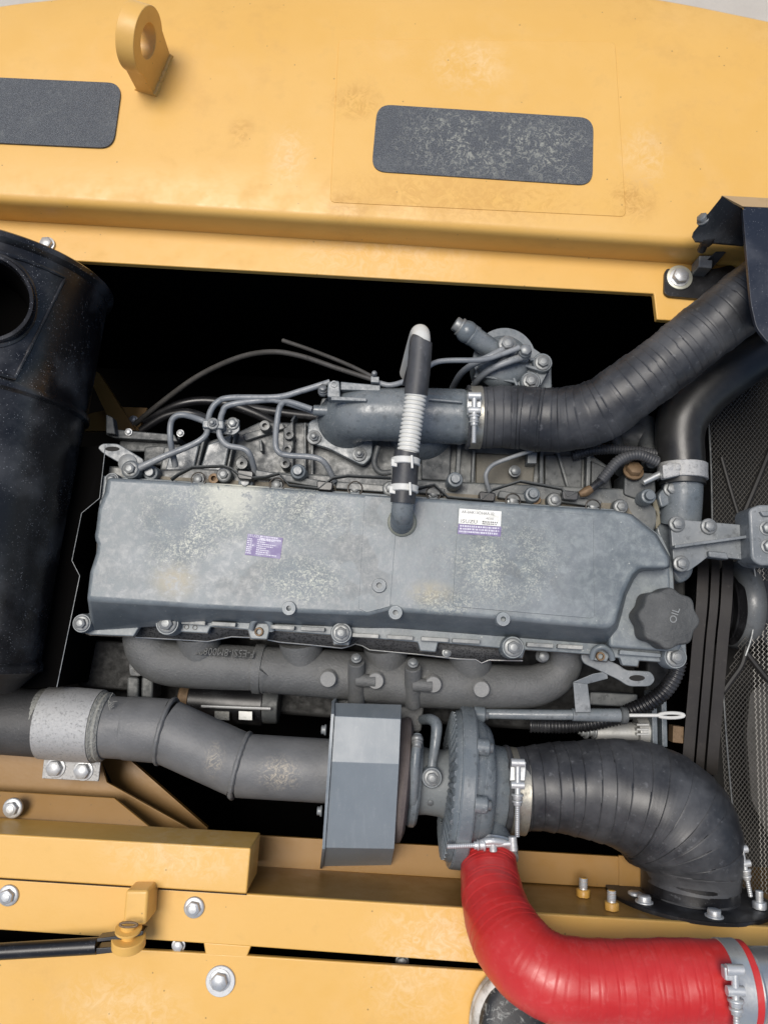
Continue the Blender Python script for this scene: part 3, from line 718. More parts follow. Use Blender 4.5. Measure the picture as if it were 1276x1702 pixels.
# oil filler cap
oc_ = P(1103, 1028, .012)
cap = None
bm = bmesh.new(); rings = []
for z, s_ in ((-.02, 1.0), (.012, 1.0), (.017, .985), (.0195, .955), (.0205, .90)):
    ring = []
    for i in range(96):
        t = 2*math.pi*i/96; rr = .0415*(1+.055*math.cos(8*t+.4))*s_
        ring.append(bm.verts.new(oc_+Vector((rr*math.cos(t), rr*math.sin(t), z))))
    rings.append(ring)
for A, Bc in zip(rings, rings[1:]):
    for i in range(96): bm.faces.new((A[i], A[(i+1) % 96], Bc[(i+1) % 96], Bc[i]))
bm.faces.new(rings[-1])
cap = mk('oil_filler_cap', bm, cap_m, vc, label='dark eight-lobed oil filler cap', ang=50)
# writing helper
def text(parent, s_, o, xd, size, mat, ext=.0004, name='lettering', sx=1.0, up=None):
    cu = bpy.data.curves.new('t', 'FONT'); cu.body = s_; cu.size = size; cu.extrude = ext; cu.align_x = 'LEFT'; cu.resolution_u = 2
    to = bpy.data.objects.new('t', cu); COL.objects.link(to)
    dg = bpy.context.evaluated_depsgraph_get(); me = bpy.data.meshes.new_from_object(to.evaluated_get(dg))
    bpy.data.objects.remove(to); me.name = name; me.materials.clear(); me.materials.append(mat)
    xd = Vector(xd).normalized(); u = (up or ZV).normalized(); yd = u.cross(xd)
    m = Matrix((xd*sx, yd, u)).transposed().to_4x4()
    ob = bpy.data.objects.new(name, me); COL.objects.link(ob); ob.parent = parent
    ob.matrix_basis = Matrix.Translation(o-W[parent]) @ m; W[ob] = o; return ob
text(cap, 'OIL', oc_+Vector((.008, -.008, .0205)), (.28, 1, 0), .0145, bolt_l, .0016)
# stickers
def sticker(tl, tr, bl, z, mat, name, label):
    a_, b_, c_ = P(*tl, z), P(*tr, z), P(*bl, z)
    o = mk(name, solid([a_, b_, b_+c_-a_, c_], (0, 0, -.0006)), mat, vc, label=label)
    return o, a_, (b_-a_), (c_-a_)
zs = ZC+.0024
s1, o1_, ex, ey = sticker((763, 845), (833, 850), (761.5, 870), zs, lab_w, 'maker_label', 'white label printed ISUZU')
def at(o, ex, ey, u, v): return o+ex*u+ey*v+Vector((0, 0, .0002))
hgt = ey.length
text(s1, 'AR-6HK1XDHAA-02', at(o1_, ex, ey, .06, .30), ex, hgt*.27, ink_k, .0001, sx=.90)
text(s1, 'AE103', at(o1_, ex, ey, .64, .60), ex, hgt*.20, ink_k, .0001)
text(s1, 'ISUZU', at(o1_, ex, ey, .05, .93), ex, hgt*.32, ink_k, .0001, sx=1.25)
def rows(parent, o, ex, ey, rws, mat, name='print_rows'):
    bm = bmesh.new()
    for (u0, u1, v, hv) in rws:
        u = u0
        while u < u1:
            wd = random.uniform(.012, .05)
            a_ = at(o, ex, ey, u, v); b_ = at(o, ex, ey, min(u+wd, u1), v); d_ = ey*hv
            bm.faces.new([bm.verts.new(q) for q in (a_, b_, b_+d_, a_+d_)]); u += wd+random.uniform(.008, .02)
    return mk(name, bm, mat, parent)
rows(s1, o1_, ex, ey, [(.56, .92, .72, .10), (.56, .90, .86, .08)], ink_k)
s2, o2_, ex, ey = sticker((761.5, 870.6), (833, 875.6), (760, 887), zs, lab_p, 'parts_label', 'purple label strip with white print')
rows(s2, o2_, ex, ey, [(.04, .96, .10, .17), (.04, .96, .38, .17), (.03, .93, .66, .18)], ink_w)
s3, o3_, ex, ey = sticker((412, 887), (470.5, 894), (407, 922), zs-.0016, lab_p, 'engine_label', 'purple data label printed ISUZU')
text(s3, 'ISUZU', at(o3_, ex, ey, .03, .13), ex, ey.length*.17, ink_w, .0001, sx=1.3)
rws = [(.36, .86, .02, .07), (.36, .97, .12, .08)]
for i in range(8): rws += [(.02, random.uniform(.14, .22), .2+i*.095, .055), (.30, random.uniform(.45, .9), .2+i*.095, .05)]
rows(s3, o3_, ex, ey, rws, ink_w)

# ================================================================== EXHAUST MANIFOLD
em = thing('exhaust_manifold', 'rough cast iron exhaust manifold below the valve cover', 'manifold', P(600, 1130, -.2))
mk('runner', tube([(236, 1040, -.10, 32), (246, 1075, -.11, 37), (272, 1098, -.115, 38), (330, 1106, -.115, 38), (430, 1111, -.115, 36)], 8, 32), iron_m, em)
mk('runner', tube([(424, 1111, -.115, 41), (438, 1112, -.115, 41), (446, 1113, -.115, 38), (560, 1121, -.115, 40), (700, 1134, -.115, 41), (850, 1142, -.115, 36), (905, 1134, -.115, 33), (936, 1106, -.11, 29), (940, 1060, -.09, 27)], 8, 32), iron_m, em)
for x in (330, 500, 640, 780): mk('port_neck', tube([(x, 1055+(x-330)*.06, -.10, 36), (x+4, 1100+(x-330)*.06, -.115, 34)], 4, 24), iron_m, em)
for x, y in ((545, 1129), (624, 1132), (720, 1138), (800, 1146)):
    p = P(x, y, -.062); q = M(14, p)
    mk('plug_boss', disc(p, Vector((0, -.12, 1)), [(-.05, q*1.15), (-.002, q), (.0005, q*.9)], 28), plug_m, em)
for x, y0, y1 in ((592, 1100, 1168), (686, 1108, 1172)):
    mk('pillar', tube([(x, y0, -.06, 14), (x, y1, -.10, 14)], 3, 20), iron_m, em, bev=.002)
    B(em, x, y0-6, -.052, 7, 'hex', bolt_l, (0, .7, 1))
    mk('bridge', tube([(x, y0+30, -.07, 11), (x+32, y0+32, -.068, 11)], 3, 16), iron_m, em)
mk('turbo_flange', prism(rounded([(560, 1160), (705, 1168), (700, 1218), (565, 1212)], 8), -.12, .06), iron_m, em, bev=.004)
mt = text(em, 'F-E5SI-8M00872', P(424, 1082, -.078), P(300, 1076, -.078)-P(424, 1084, -.078), .017, iron_m, .0012, sx=.82, up=Vector((0, .38, 1)))

# ================================================================== GASKET SHEET with bright rolled edge
gs = thing('manifold_heat_sheet', 'thin dark perforated heat sheet with bright wavy edge under the cover', 'heat sheet', P(550, 1070, -.08))
ed = [(226, 1059), (300, 1063), (345, 1066), (385, 1058), (430, 1060), (465, 1067), (520, 1072), (568, 1077), (580, 1074), (590, 1070), (602, 1073), (614, 1080), (700, 1088), (760, 1095), (790, 1096), (800, 1102), (812, 1097), (868, 1098)]
e3 = [P(x, y, -.068) for x, y in ed]; t3 = [P(x, y-26, -.056) for x, y in ed]
bm = bmesh.new(); A = [bm.verts.new(p) for p in t3]; Bc = [bm.verts.new(p) for p in e3]
for i in range(len(A)-1): bm.faces.new((A[i], A[i+1], Bc[i+1], Bc[i]))
k = NB('perforated'); pm = k.out(k.mix(k.ramp(k.voro(330), .3, .5), (.012, .012, .012), (.06, .06, .06)), .6)
so_ = mk('sheet', bm, pm, gs); so_.modifiers.new('s', 'SOLIDIFY').thickness = .0008
mk('rolled_edge', sweep(e3, [.0013]*len(e3), 8), metal('edge_steel', (.5, .5, .48), .4), gs)
B(gs, 742, 1085, -.062, 6, 'hex', bolt_l)
# ================================================================== EXHAUST PIPE
ZP = -.075
ep = thing('exhaust_pipe', 'bent grey exhaust pipe with weld rings running from muffler to shield', 'pipe', P(300, 1240, -.15))
mk('inlet_pipe', tube([(-120, 1192, ZP, 55), (-20, 1195, ZP, 55), (92, 1203, ZP, 55)], 4, 40), cast('sooty_pipe', (.03, .03, .03), (.085, .084, .082), .45, .55), ep)
mk('pipe_section', tube([(150, 1206, ZP, 50), (212, 1210, ZP, 50), (214, 1210, ZP, 51.5), (278, 1215, ZP, 52)], 2, 40), pipe_m, ep)
mk('pipe_section', tube([(276, 1215, ZP, 51.5), (401, 1272, ZP, 51.5)], 2, 40), mudpipe, ep)
mk('pipe_section', tube([(399, 1272, ZP, 51), (560, 1282, ZP, 51)], 2, 40), mudpipe, ep)
def ring_at(x, y, z, rpx, dirpx, tr, wob=.0006, n=64):
    p = P(x, y, z); d = (P(x+dirpx[0], y+dirpx[1], z)-p).normalized(); r = M(rpx, p)
    u = d.orthogonal().normalized(); v = d.cross(u)
    pts = [p+(u*math.cos(2*math.pi*i/n)+v*math.sin(2*math.pi*i/n))*r for i in range(n)]
    return sweep(pts, [tr+random.uniform(-wob, wob) for _ in pts], 8, closed=True)
mk('weld_ring', ring_at(277, 1215, ZP, 52, (100, 22), .004), pipe_m, ep)
mk('weld_ring', ring_at(400, 1272, ZP, 52, (100, 26), .004), pipe_m, ep)
# galvanised clamp, open-ended sleeve with bolt lug
ec = thing('exhaust_clamp', 'silver crinkled pipe clamp with two lug bolts on the exhaust pipe', 'clamp', P(120, 1210, -.15))
a_ = P(78, 1200, ZP); b_ = P(165, 1207, ZP); Lc = (b_-a_).length; q = M(59, a_)
bm = disc(a_, b_-a_, [(0, q-.004), (0, q), (Lc*.5, q+.0005), (Lc, q), (Lc, q-.003)], 64); mk('sleeve', bm, galv, ec, ang=60)
mk('wrap', disc(b_-(b_-a_).normalized()*.004, b_-a_, [(0, q-.004), (.006, q-.001), (.010, q-.004), (.014, q-.0025), (.018, q-.006)], 64), wrap_m, ec)
mk('wrap', disc(a_, a_-b_, [(0, q-.005), (.006, q-.004), (.012, q-.005), (.014, q-.009)], 64), wrap_m, ec)
for dz in (0, -.006):
    mk('lug', prism([(74, 1254), (168, 1260), (164, 1299+(-2 if dz else 0)), (70, 1294+(-2 if dz else 0))], -.08+dz, .004), galv, ec, bev=.001)
mk('lug_web', prism([(76, 1246), (168, 1252), (168, 1264), (75, 1259)], -.072, .012), galv, ec, bev=.003)
for x, y in ((93, 1276), (139, 1281)): B(ec, x, y, -.079, 13, 'hex', zinc)
for i in range(9):
    p = P(180+random.uniform(0, 3), 1162+i*2, -.035); d_ = Vector((random.uniform(.2, 1), random.uniform(-.7, .7), random.uniform(.1, .5))).normalized()*random.uniform(.006, .014)
    mk('frayed_wire', sweep([p, p+d_*.6, p+d_], [.0005, .0004, .0002], 5), wrap_m, ec)

# ================================================================== HEAT SHIELD (folded box over the turbine)
hs = thing('turbine_heat_shield', 'folded blue-grey sheet box over the turbine housing', 'heat shield', P(600, 1300, -.2))
Lp = [(557, 1168, -.05), (556, 1190, .0), (551, 1266, .012), (541, 1409, -.03), (537, 1440, -.12)]
Rp = [(667, 1171, -.05), (666, 1195, .0), (663, 1270, .012), (655, 1411, -.03), (650, 1438, -.12)]
bm = bmesh.new(); A = [bm.verts.new(P(*p)) for p in Lp]; Bc = [bm.verts.new(P(*p)) for p in Rp]
for i in range(4): bm.faces.new((A[i], Bc[i], Bc[i+1], A[i+1]))
o = mk('folded_panel', bm, shield_m, hs, ang=80); m_ = o.modifiers.new('s', 'SOLIDIFY'); m_.thickness = .002
m_ = o.modifiers.new('b', 'BEVEL'); m_.width = .003; m_.segments = 3; m_.limit_method = 'ANGLE'; m_.harden_normals = True
pl = [P(x-1, y+dy, z+dz) for (x, y, z), dy, dz in zip(Lp, (-2, -3, 0, 2, 4), (0, .004, .004, .004, 0))]
low_ = pl[::-1]
bm = bmesh.new(); add_prism(bm, pl+[Vector((pl[-1].x, pl[-1].y, -.25)), Vector((pl[0].x, pl[0].y, -.25))], Vector((-.004, 0, 0)))
mk('end_plate', bm, shield_m, hs)
for x, y, z in ((540, 1213, -.03), (533, 1348, -.03)): B(hs, x, y, z, 7, 'hex', bolt_l, (-1, 0, 0))

# ================================================================== TURBOCHARGER
tc = thing('turbocharger', 'grey turbocharger with round flanged compressor housing beside the heat shield', 'turbocharger', P(740, 1300, -.25))
ZT = -.105
A0 = P(560, 1282, ZT); A1 = P(860, 1315, ZT); tdir = (A1-A0).normalized(); LA = (A1-A0).length
sc_ = M(1, A0.lerp(A1, .5))
def tpos(x): return A0+tdir*((x-560)*sc_)
def turn(name, mat, prof, segs=64, bev=0, ang=38, parent=None):
    return mk(name, disc(A0, tdir, [((x-560)*sc_, r*sc_) for x, r in prof], segs), mat, parent or tc, bev=bev, ang=ang)
turn('turbine_housing', rust_m, [(575, 40), (580, 92), (660, 96), (668, 100), (674, 98), (679, 86), (680, 50)], 64)
turn('v_band', grey, [(681, 60), (681, 70), (685, 74), (693, 74), (697, 70), (697, 60)], 48)
turn('centre_housing', ltgrey_cast, [(696, 58), (700, 54), (712, 52), (735, 53), (750, 60)], 48)
cf = turn('back_plate', grey, [(742, 55), (744, 112), (748, 118), (754, 120)], 96)
for i in range(40):
    t = 2*math.pi*i/40
    u = tdir.orthogonal().normalized(); v = tdir.cross(u); rd = u*math.cos(t)+v*math.sin(t)
    mk('cooling_fin', sweep([tpos(743)+rd*64*sc_, tpos(742)+rd*90*sc_, tpos(747)+rd*116*sc_], [.0042]*3, 8), grey, cf)
turn('compressor_flange', grey, [(754, 118), (754, 127), (757, 129), (774, 129), (777, 127), (778, 118)], 96, ang=30)
turn('compressor_cover', grey, [(777, 112), (786, 111), (797, 105), (806, 92), (811, 78), (814, 70), (836, 68), (838, 66), (838, 55)], 96, ang=60)
u0 = (ZV-tdir*tdir.dot(ZV)).normalized(); v0 = tdir.cross(u0)
for t in (R(2), R(58), R(118), R(-40), R(-85), R(-112)):
    rd = u0*math.cos(t)+v0*math.sin(t)
    p = tpos(776)+rd*118*sc_
    lug = mk('lug', disc(p, tdir, [(0, .012), (.016, .012), (.018, .010)], 20), grey, tc)
    bolt(tc, p+tdir*.017, .0075, 'hex', bolt_g, tdir)
# scroll, outlet elbow
pts = []; rr = []
for i in range(33):
    t = R(-150)+R(270)*i/32; rd = u0*math.cos(t)+v0*math.sin(t)
    pts.append(tpos(789)+rd*(84*sc_)); rr.append((19+10*i/32)*sc_)
mk('scroll', sweep(pts, rr, 20), grey, tc)
mk('outlet_elbow', tube([(796, 1350, -.09, 38), (802, 1385, -.075, 40), (812, 1412, -.06, 43), (813, 1430, -.045, 44)], 6, 32), grey, tc)
# oil feed pipe with banjo and small studs
p = P(717, 1291, ZT+.052)
mk('banjo', disc(p, ZV, [(-.02, .015), (.006, .0155), (.009, .014)], 28), grey, tc); bolt(tc, p+Vector((0, 0, .008)), .0085, 'flange', bolt_l)
mk('oil_feed_pipe', tube([(702, 1196, -.11, 8), (716, 1196, -.075, 9), (725, 1206, -.06, 9.5), (723, 1235, -.055, 8.5), (718, 1268, -.055, 7.5), (717, 1288, -.052, 9)], 8, 16), grey, tc)
B(tc, 715, 1332, ZT+.04, 6, 'hex', bolt_g, (0, -.5, 1))
vb = mk('v_band_strap', tube([(694, 1222, -.045, 7), (691, 1250, -.03, 8), (688, 1290, -.03, 8.5), (686, 1330, -.045, 8.5), (686, 1350, -.075, 7.5)], 6, 14), grey, tc)
B(tc, 693, 1228, -.036, 8, 'tall', bolt_l, (0, -.8, .6)); 

# ================================================================== HOSES: grooved rubber helper
def grooved(pts, step=.0012, pitch=.022, depth_=.0012, segs=56, wob=.35, width=.0018, noise=0.0006, n=10):
    a, r = path(pts, n); a, r, s = resample(a, r, step)
    gr = []; x = pitch*.6
    while x < s[-1]:
        gr.append((x, depth_*random.uniform(.5, 1.3), random.uniform(-.05, .05))); x += pitch*random.uniform(1-wob, 1+wob)
    bm = bmesh.new(); T = None; rings = []
    for i in range(len(a)):
        d = (a[min(i+1, len(a)-1)]-a[max(i-1, 0)]).normalized()
        if T is None: u = d.orthogonal().normalized()
        else: u = (u-d*u.dot(d)).normalized()
        T = d; v = d.cross(u); ring = []
        for k_ in range(segs):
            t = 2*math.pi*k_/segs; rad = r[i]+noise*math.sin(3*t+s[i]*60)+noise*.7*math.sin(s[i]*170+t)
            for gx, gd, sk in gr:
                dx = s[i]-gx-sk*r[i]*math.sin(t)
                if -pitch < dx <= 0: rad += gd*.9*max(0, 1+dx/pitch)
                elif 0 < dx < width: rad -= gd*.8*(1-dx/width)
            ring.append(bm.verts.new(a[i]+(u*math.cos(t)+v*math.sin(t))*rad))
        rings.append(ring)
    for A, Bc in zip(rings, rings[1:]):
        for k_ in range(segs): bm.faces.new((A[k_], A[(k_+1) % segs], Bc[(k_+1) % segs], Bc[k_]))
    bm.faces.new(rings[0][::-1]); bm.faces.new(rings[-1]); return bm
def band(x, y, z, dirpx, rpx, wpx, mat, parent, name='clamp', th=.0012, dz=0):
    p = P(x, y, z); d = (P(x+dirpx[0], y+dirpx[1], z+dz)-p).normalized(); r = M(rpx, p); wd = M(wpx, p)
    bm = disc(p-d*wd/2, d, [(0, r-.004), (0, r), (.001, r+th), (wd*.5, r+th*.6), (wd-.001, r+th), (wd, r), (wd, r-.004)], 72)
    return mk(name, bm, mat, parent, ang=50), p, d, r, wd
def tbolt(cl, x0, y0, x1, y1, z, rpx=5, rod=None):
    """T-bolt of a clamp: trunnion at start, nut two thirds along, threaded rod to the end"""
    a, b = P(x0, y0, z), P(x1, y1, z); d = b-a; L = d.length; r = M(rpx, a); dn = d.normalized()
    sdv = dn.cross(ZV).normalized()
    mk('trunnion', sweep([a-sdv*r*2.4, a+sdv*r*2.4], [r*1.5]*2, 14), zinc, cl, bev=.0006)
    m0 = a+d*.30; mk('trunnion', sweep([m0-sdv*r*2.4, m0+sdv*r*2.4], [r*1.4]*2, 14), zinc, cl, bev=.0006)
    prof = [(0, r*1.05), (L*.42, r*1.05)]
    n_ = int((L*.5)/.0012)
    for i in range(n_): prof.append((L*.42+L*.58*i/n_, r*(.92 if i % 2 else .78)))
    mk('bolt_rod', disc(a, d, prof, 12), zinc, cl)
    nb = a+d*.44
    bolt(cl, nb, r*1.75, 'hex', zinc, dn, 'nut'); bolt(cl, nb+dn*r*2.2, r*1.5, 'hex', zinc, dn, 'nut')

# lower black intake hose
ih = thing('compressor_inlet_hose', 'thick ribbed black rubber hose from turbocharger inlet bending down into the frame', 'hose', P(1000, 1330, -.2))
mk('sleeve', grooved([(836, 1312, ZT, 64), (880, 1309, ZT, 66), (950, 1309, ZT, 74), (1020, 1316, ZT, 85), (1080, 1335, ZT, 95), (1122, 1372, ZT, 97), (1144, 1415, ZT, 88), (1148, 1452, ZT, 76), (1147, 1500, ZT, 72)], .0011, .021, .0018, 72, .22), rub, ih)
cl, p, d, r, wd = band(858, 1314, ZT, (100, 6), 68, 27, band_m, ih)
mk('bridge', solid([P(849, 1266, -.04), P(874, 1266, -.04), P(872, 1298, -.036), P(847, 1298, -.036)], (0, 0, -.006)), zinc, cl, bev=.001)
tbolt(cl, 860, 1268, 859, 1392, -.03, 4.6)
rm = [P(842+0*i, 1312, ZT) for i in range(2)]
mk('torn_rim', ring_at(840, 1311, ZT, 65, (100, 6), .005, .0012), rub, ih)
cl2, *_ = band(1147, 1470, ZT, (0, 100), 74, 26, black_gl, ih)
tbolt(cl2, 1231, 1412, 1247, 1492, -.06, 4.2)
mk('spring_loop', ring_at(1231, 1414, -.06, 8, (30, 0), .0012, 0, 20), zinc, cl2)
# black flange ring on the frame wall, collar
fr_ = thing('hose_wall_flange', 'shiny black round flange with collar bolted to the frame wall', 'flange', P(1140, 1500, -.2))
wp = wallpt(1140, -.112)
mk('ring', disc(wp+Vector((0, -.001, 0)), YV, [(0, .118), (.005, .118), (.006, .116)], 72), black_gl, fr_)
mk('collar', disc(wp, YV, [(0, .066), (.035, .066), (.04, .064)], 64), black_gl, fr_)
for dx, dz in ((.0, .098), (-.082, .055), (.083, .055)):
    bolt(fr_, wp+Vector((dx, .006, dz)), .010, 'hex' if dx < .05 else 'stud', zinc, YV)

# red silicone hose
rh = thing('charge_air_hose', 'bright red silicone elbow hose from turbocharger outlet', 'hose', P(1000, 1630, 0))
mk('sleeve', grooved([(812, 1424, -.045, 45), (813, 1450, -.025, 47), (822, 1505, .03, 54), (852, 1572, .085, 63), (905, 1618, .11, 66), (970, 1633, .115, 66), (1060, 1634, .115, 66), (1150, 1634, .115, 66), (1238, 1636, .115, 66)], .0013, .011, .00035, 72, .3, .002, .0004), red_m, rh)
cl, *_ = band(813, 1417, -.05, (4, 100), 46, 20, steel, rh, dz=.05)
tbolt(cl, 852, 1402, 741, 1407, 0, 4.6)
mk('bridge', tube([(790, 1404, -.004, 5), (812, 1398, .002, 6), (838, 1401, -.002, 6), (856, 1412, -.012, 5)], 5, 12), zinc, cl)
cl, *_ = band(1212, 1636, .115, (100, 2), 67, 30, steel, rh)
mk('bridge', prism([(1203, 1608), (1228, 1610), (1230, 1632), (1205, 1631)], .178, .012), zinc, cl, bev=.002)
tbolt(cl, 1220, 1612, 1224, 1730, .176, 6)
ap = thing('aluminium_air_pipe', 'dull aluminium air pipe pushed into red hose end', 'pipe', P(1300, 1640, .0))
mk('pipe', tube([(1180, 1636, .115, 57), (1260, 1637, .115, 57), (1500, 1640, .115, 57)], 3, 48), alu, ap)
mk('bead', ring_at(1243, 1637, .115, 58, (100, 0), .003, 0), alu, ap)
# ================================================================== INTAKE PIPE
ip = thing('intake_pipe', 'smooth cast grey air intake pipe bolted to the intake manifold', 'pipe', P(650, 690, -.1))
ZI = -.025
mk('barrel', tube([(596, 716, -.13, 56), (580, 702, -.08, 54), (585, 692, -.045, 47), (612, 689, ZI, 44), (690, 690, ZI, 45), (765, 693, ZI, 46)], 8, 48), grey, ip)
mk('second_outlet', tube([(700, 722, -.12, 56), (700, 716, -.08, 54), (700, 700, -.05, 44)], 5, 40), grey, ip)
mk('end_bead', disc(P(762, 693, ZI), P(800, 695, ZI)-P(762, 693, ZI), [(0, .040), (.001, .0425), (.006, .0425), (.008, .041), (.02, .0405)], 56), grey, ip)
mk('flange', prism(rounded([(512, 700), (545, 690), (620, 730), (618, 760), (604, 774), (590, 768), (545, 745), (520, 738), (511, 728)], 9), -.06, .012), grey, ip, bev=.002)
mk('flange', prism([(700+54*math.cos(t), 708+52*math.sin(t)) for t in [2*math.pi*i/40 for i in range(40)]], -.065, .012), grey, ip, bev=.002)
for x, y in ((522, 727), (597, 755)): B(ip, x, y, -.058, 8, 'nut', bolt_l)
mk('sensor_boss', prism(rounded([(545, 634), (564, 632), (566, 662), (543, 660)], 5), .008, .04), grey, ip, bev=.002)
boss(ip, 555, 638, .0095, 6, 3.5, .01, grey, 'boss')
mk('bar', prism([(566, 634), (632, 640), (632, 650), (566, 648)], .004, .014), grey, ip, bev=.0015)
mk('bar', prism([(550, 658), (609, 661), (609, 667), (550, 665)], .021, .012), grey, ip, bev=.0012)
mk('side_nipple', tube([(521, 682, -.03, 9), (545, 683, -.03, 9.5)], 2, 20), grey, ip, bev=.001)
mk('line_clip', prism([(616, 625), (630, 626), (630, 636), (616, 635)], .012, .012), grey, ip, bev=.001)
B(ip, 622, 622, .012, 4, 'tall', bolt_g); B(ip, 537, 652, -.01, 7, 'tall', bolt_g, (0, .4, 1))
mk('seam', prism([(712, 661), (768, 666), (768, 670), (712, 665)], .0225, .01), grey, ip, bev=.001)

# ================================================================== BREATHER HOSE
bh = thing('breather_hose', 'black breather hose with white corrugated middle and two white clips', 'hose', P(680, 720, .03))
mk('elbow', tube([(667, 872, .02, 20), (667, 866, .045, 19), (668, 852, .065, 18.5), (670, 830, .075, 18)], 6, 28), grey, bh)
mk('lower_sleeve', tube([(669, 836, .076, 20.5), (672, 800, .08, 21.5), (675, 762, .085, 21.5), (677, 750, .087, 20)], 6, 32), rub, bh)
a, r = path([(677, 757, .087, 17), (684, 705, .092, 17), (692, 650, .10, 17)], 12); a, r, s = resample(a, r, .00055)
rr = [q+ .0011*(1 if (t % .0058) < .0036 else -1) for q, t in zip(r, s)]
mk('corrugated_middle', sweep(a, rr, 32), whitep, bh, ang=180)
mk('upper_sleeve', tube([(691, 656, .10, 19.5), (696, 610, .108, 19.5), (699, 572, .115, 19), (700, 566, .116, 18)], 6, 32), rub, bh)
mk('end_elbow', tube([(699, 575, .115, 16), (699, 562, .113, 16), (697, 556, .09, 16), (690, 580, .02, 16), (680, 620, -.06, 16)], 8, 28), whitep, bh)
for i, (x, y, z) in enumerate(((674, 768, .085), (671, 813, .079))):
    cl, p, d, q, wd = band(x, y, z, (-6, 100), 22.5, 12, whitep, bh, 'spring_clip', .0015)
    mk('clip_ear', prism([(x-24, y-6), (x-14, y-4), (x-14, y+8), (x-24, y+6)], z+.012, .008), whitep, cl, bev=.001)
    mk('clip_ear', prism([(x+8, y-12), (x+12, y-12), (x+13, y+10), (x+9, y+10)], z+.024, .006), whitep, cl, bev=.001)
mk('heat_guard', solid([P(690, 566, .09), P(676, 610, .05), P(668, 640, .03), P(680, 640, .03), P(694, 600, .06)], (0, 0, -.002)), black_gl, bh)

# ================================================================== BIG AIR HOSE top right
ah = thing('air_intake_hose', 'big black wrapped rubber air hose rising from intake pipe', 'hose', P(1000, 640, -.05))
mk('sleeve', grooved([(776, 694, ZI, 49), (800, 694, ZI, 50), (860, 694, -.02, 52), (930, 698, -.005, 53), (990, 684, .015, 53), (1050, 645, .035, 51), (1120, 592, .05, 50), (1200, 528, .065, 51), (1262, 480, .075, 51), (1330, 430, .08, 50)], .0012, .012, .0009, 72, .45), rub, ah)
cl, *_ = band(787, 694, ZI, (100, 2), 51, 24, band_m, ah)
mk('bridge', prism([(776, 654), (800, 655), (799, 690), (776, 689)], .028, .006), steel, cl, bev=.001)
tbolt(cl, 788, 658, 787, 738, .034, 4.4)
mk('torn_rim', ring_at(777, 694, ZI, 50, (100, 2), .003, .0008), rub, ah)

# ================================================================== COOLANT HOSE
ch = thing('coolant_hose', 'smooth woven black coolant hose bending off the thermostat housing', 'hose', P(1150, 680, -.1))
mk('sleeve', tube([(1133, 806, -.05, 37), (1132, 770, -.05, 37.5), (1129, 725, -.05, 39), (1136, 690, -.05, 42), (1162, 655, -.05, 44), (1205, 622, -.045, 42), (1262, 588, -.04, 38), (1340, 545, -.03, 38)], 12, 56), rub2, ch)
cl, *_ = band(1133, 785, -.05, (2, 100), 39, 27, galv, ch)
for x in (1112, 1124): 
    p = P(x, 776, -.015); mk('rivet', disc(p, Vector((-.3, .0, 1)), [(-.01, .006), (.003, .006), (.005, .003)], 14), galv, cl)
mk('clamp_housing', prism(rounded([(1100, 772), (1128, 768), (1130, 790), (1102, 796)], 4), -.012, .014), galv, cl, bev=.002)
mk('clamp_screw', tube([(1100, 786, -.03, 6), (1068, 802, -.03, 5)], 2, 12), steel, cl)

# ================================================================== THERMOSTAT HOUSING, ENGINE BRACKET
th_ = thing('thermostat_housing', 'smooth grey thermostat housing under the coolant hose', 'housing', P(1130, 850, -.15))
mk('neck', tube([(1133, 795, -.055, 33), (1132, 830, -.06, 33), (1128, 870, -.07, 34)], 4, 40), grey, th_)
mk('body', prism(rounded([(1078, 838), (1104, 810), (1128, 802), (1166, 810), (1168, 868), (1150, 960), (1128, 972), (1108, 940), (1088, 880)], 12), -.07, .1), grey, th_, bev=.006, seg=3)
mk('ear', prism(rounded([(1092, 822), (1112, 802), (1130, 806), (1128, 830), (1098, 845)], 8), -.045, .03), grey, th_, bev=.003)
B(th_, 1115, 813, -.044, 9.5, 'flange', bolt_l)
mk('gasket_web', prism([(1084, 832), (1094, 828), (1098, 870), (1090, 880)], -.055, .04), cast('gasket_tan', (.10, .09, .06), (.25, .23, .17), .3), th_, bev=.002)
eb2 = thing('engine_bracket', 'light grey ribbed bracket arm with three bolts on the thermostat housing', 'bracket', P(1180, 900, -.1))
mk('arm_plate', prism(rounded([(1113, 862), (1244, 873), (1246, 932), (1200, 926), (1178, 924), (1160, 938), (1143, 950), (1126, 948), (1118, 930)], 6), -.02, .01), grey_l, eb2, bev=.0015)
mk('rib', prism([(1121, 906), (1244, 889), (1244, 894), (1121, 911)], -.001, .02), grey_l, eb2, bev=.001)
mk('lower_lip', prism([(1176, 915), (1208, 918), (1212, 930), (1178, 926)], -.012, .02), grey_l, eb2, bev=.003)
for x, y in ((1124, 871), (1177, 875), (1131, 937)): B(eb2, x, y, -.018, 9.5, 'flange', bolt_l)
mk('end_block', prism(rounded([(1244, 846), (1262, 838), (1330, 842), (1330, 940), (1262, 940), (1248, 930)], 8), .012, .05), grey_l, eb2, bev=.004, seg=3)
mk('end_cheek', prism([(1262, 850), (1330, 846), (1330, 856), (1268, 858)], .018, .02), grey_l, eb2, bev=.002)
for x, y in ((1274, 878), (1276, 908)): B(eb2, x, y, .013, 10, 'hex', bolt_l)

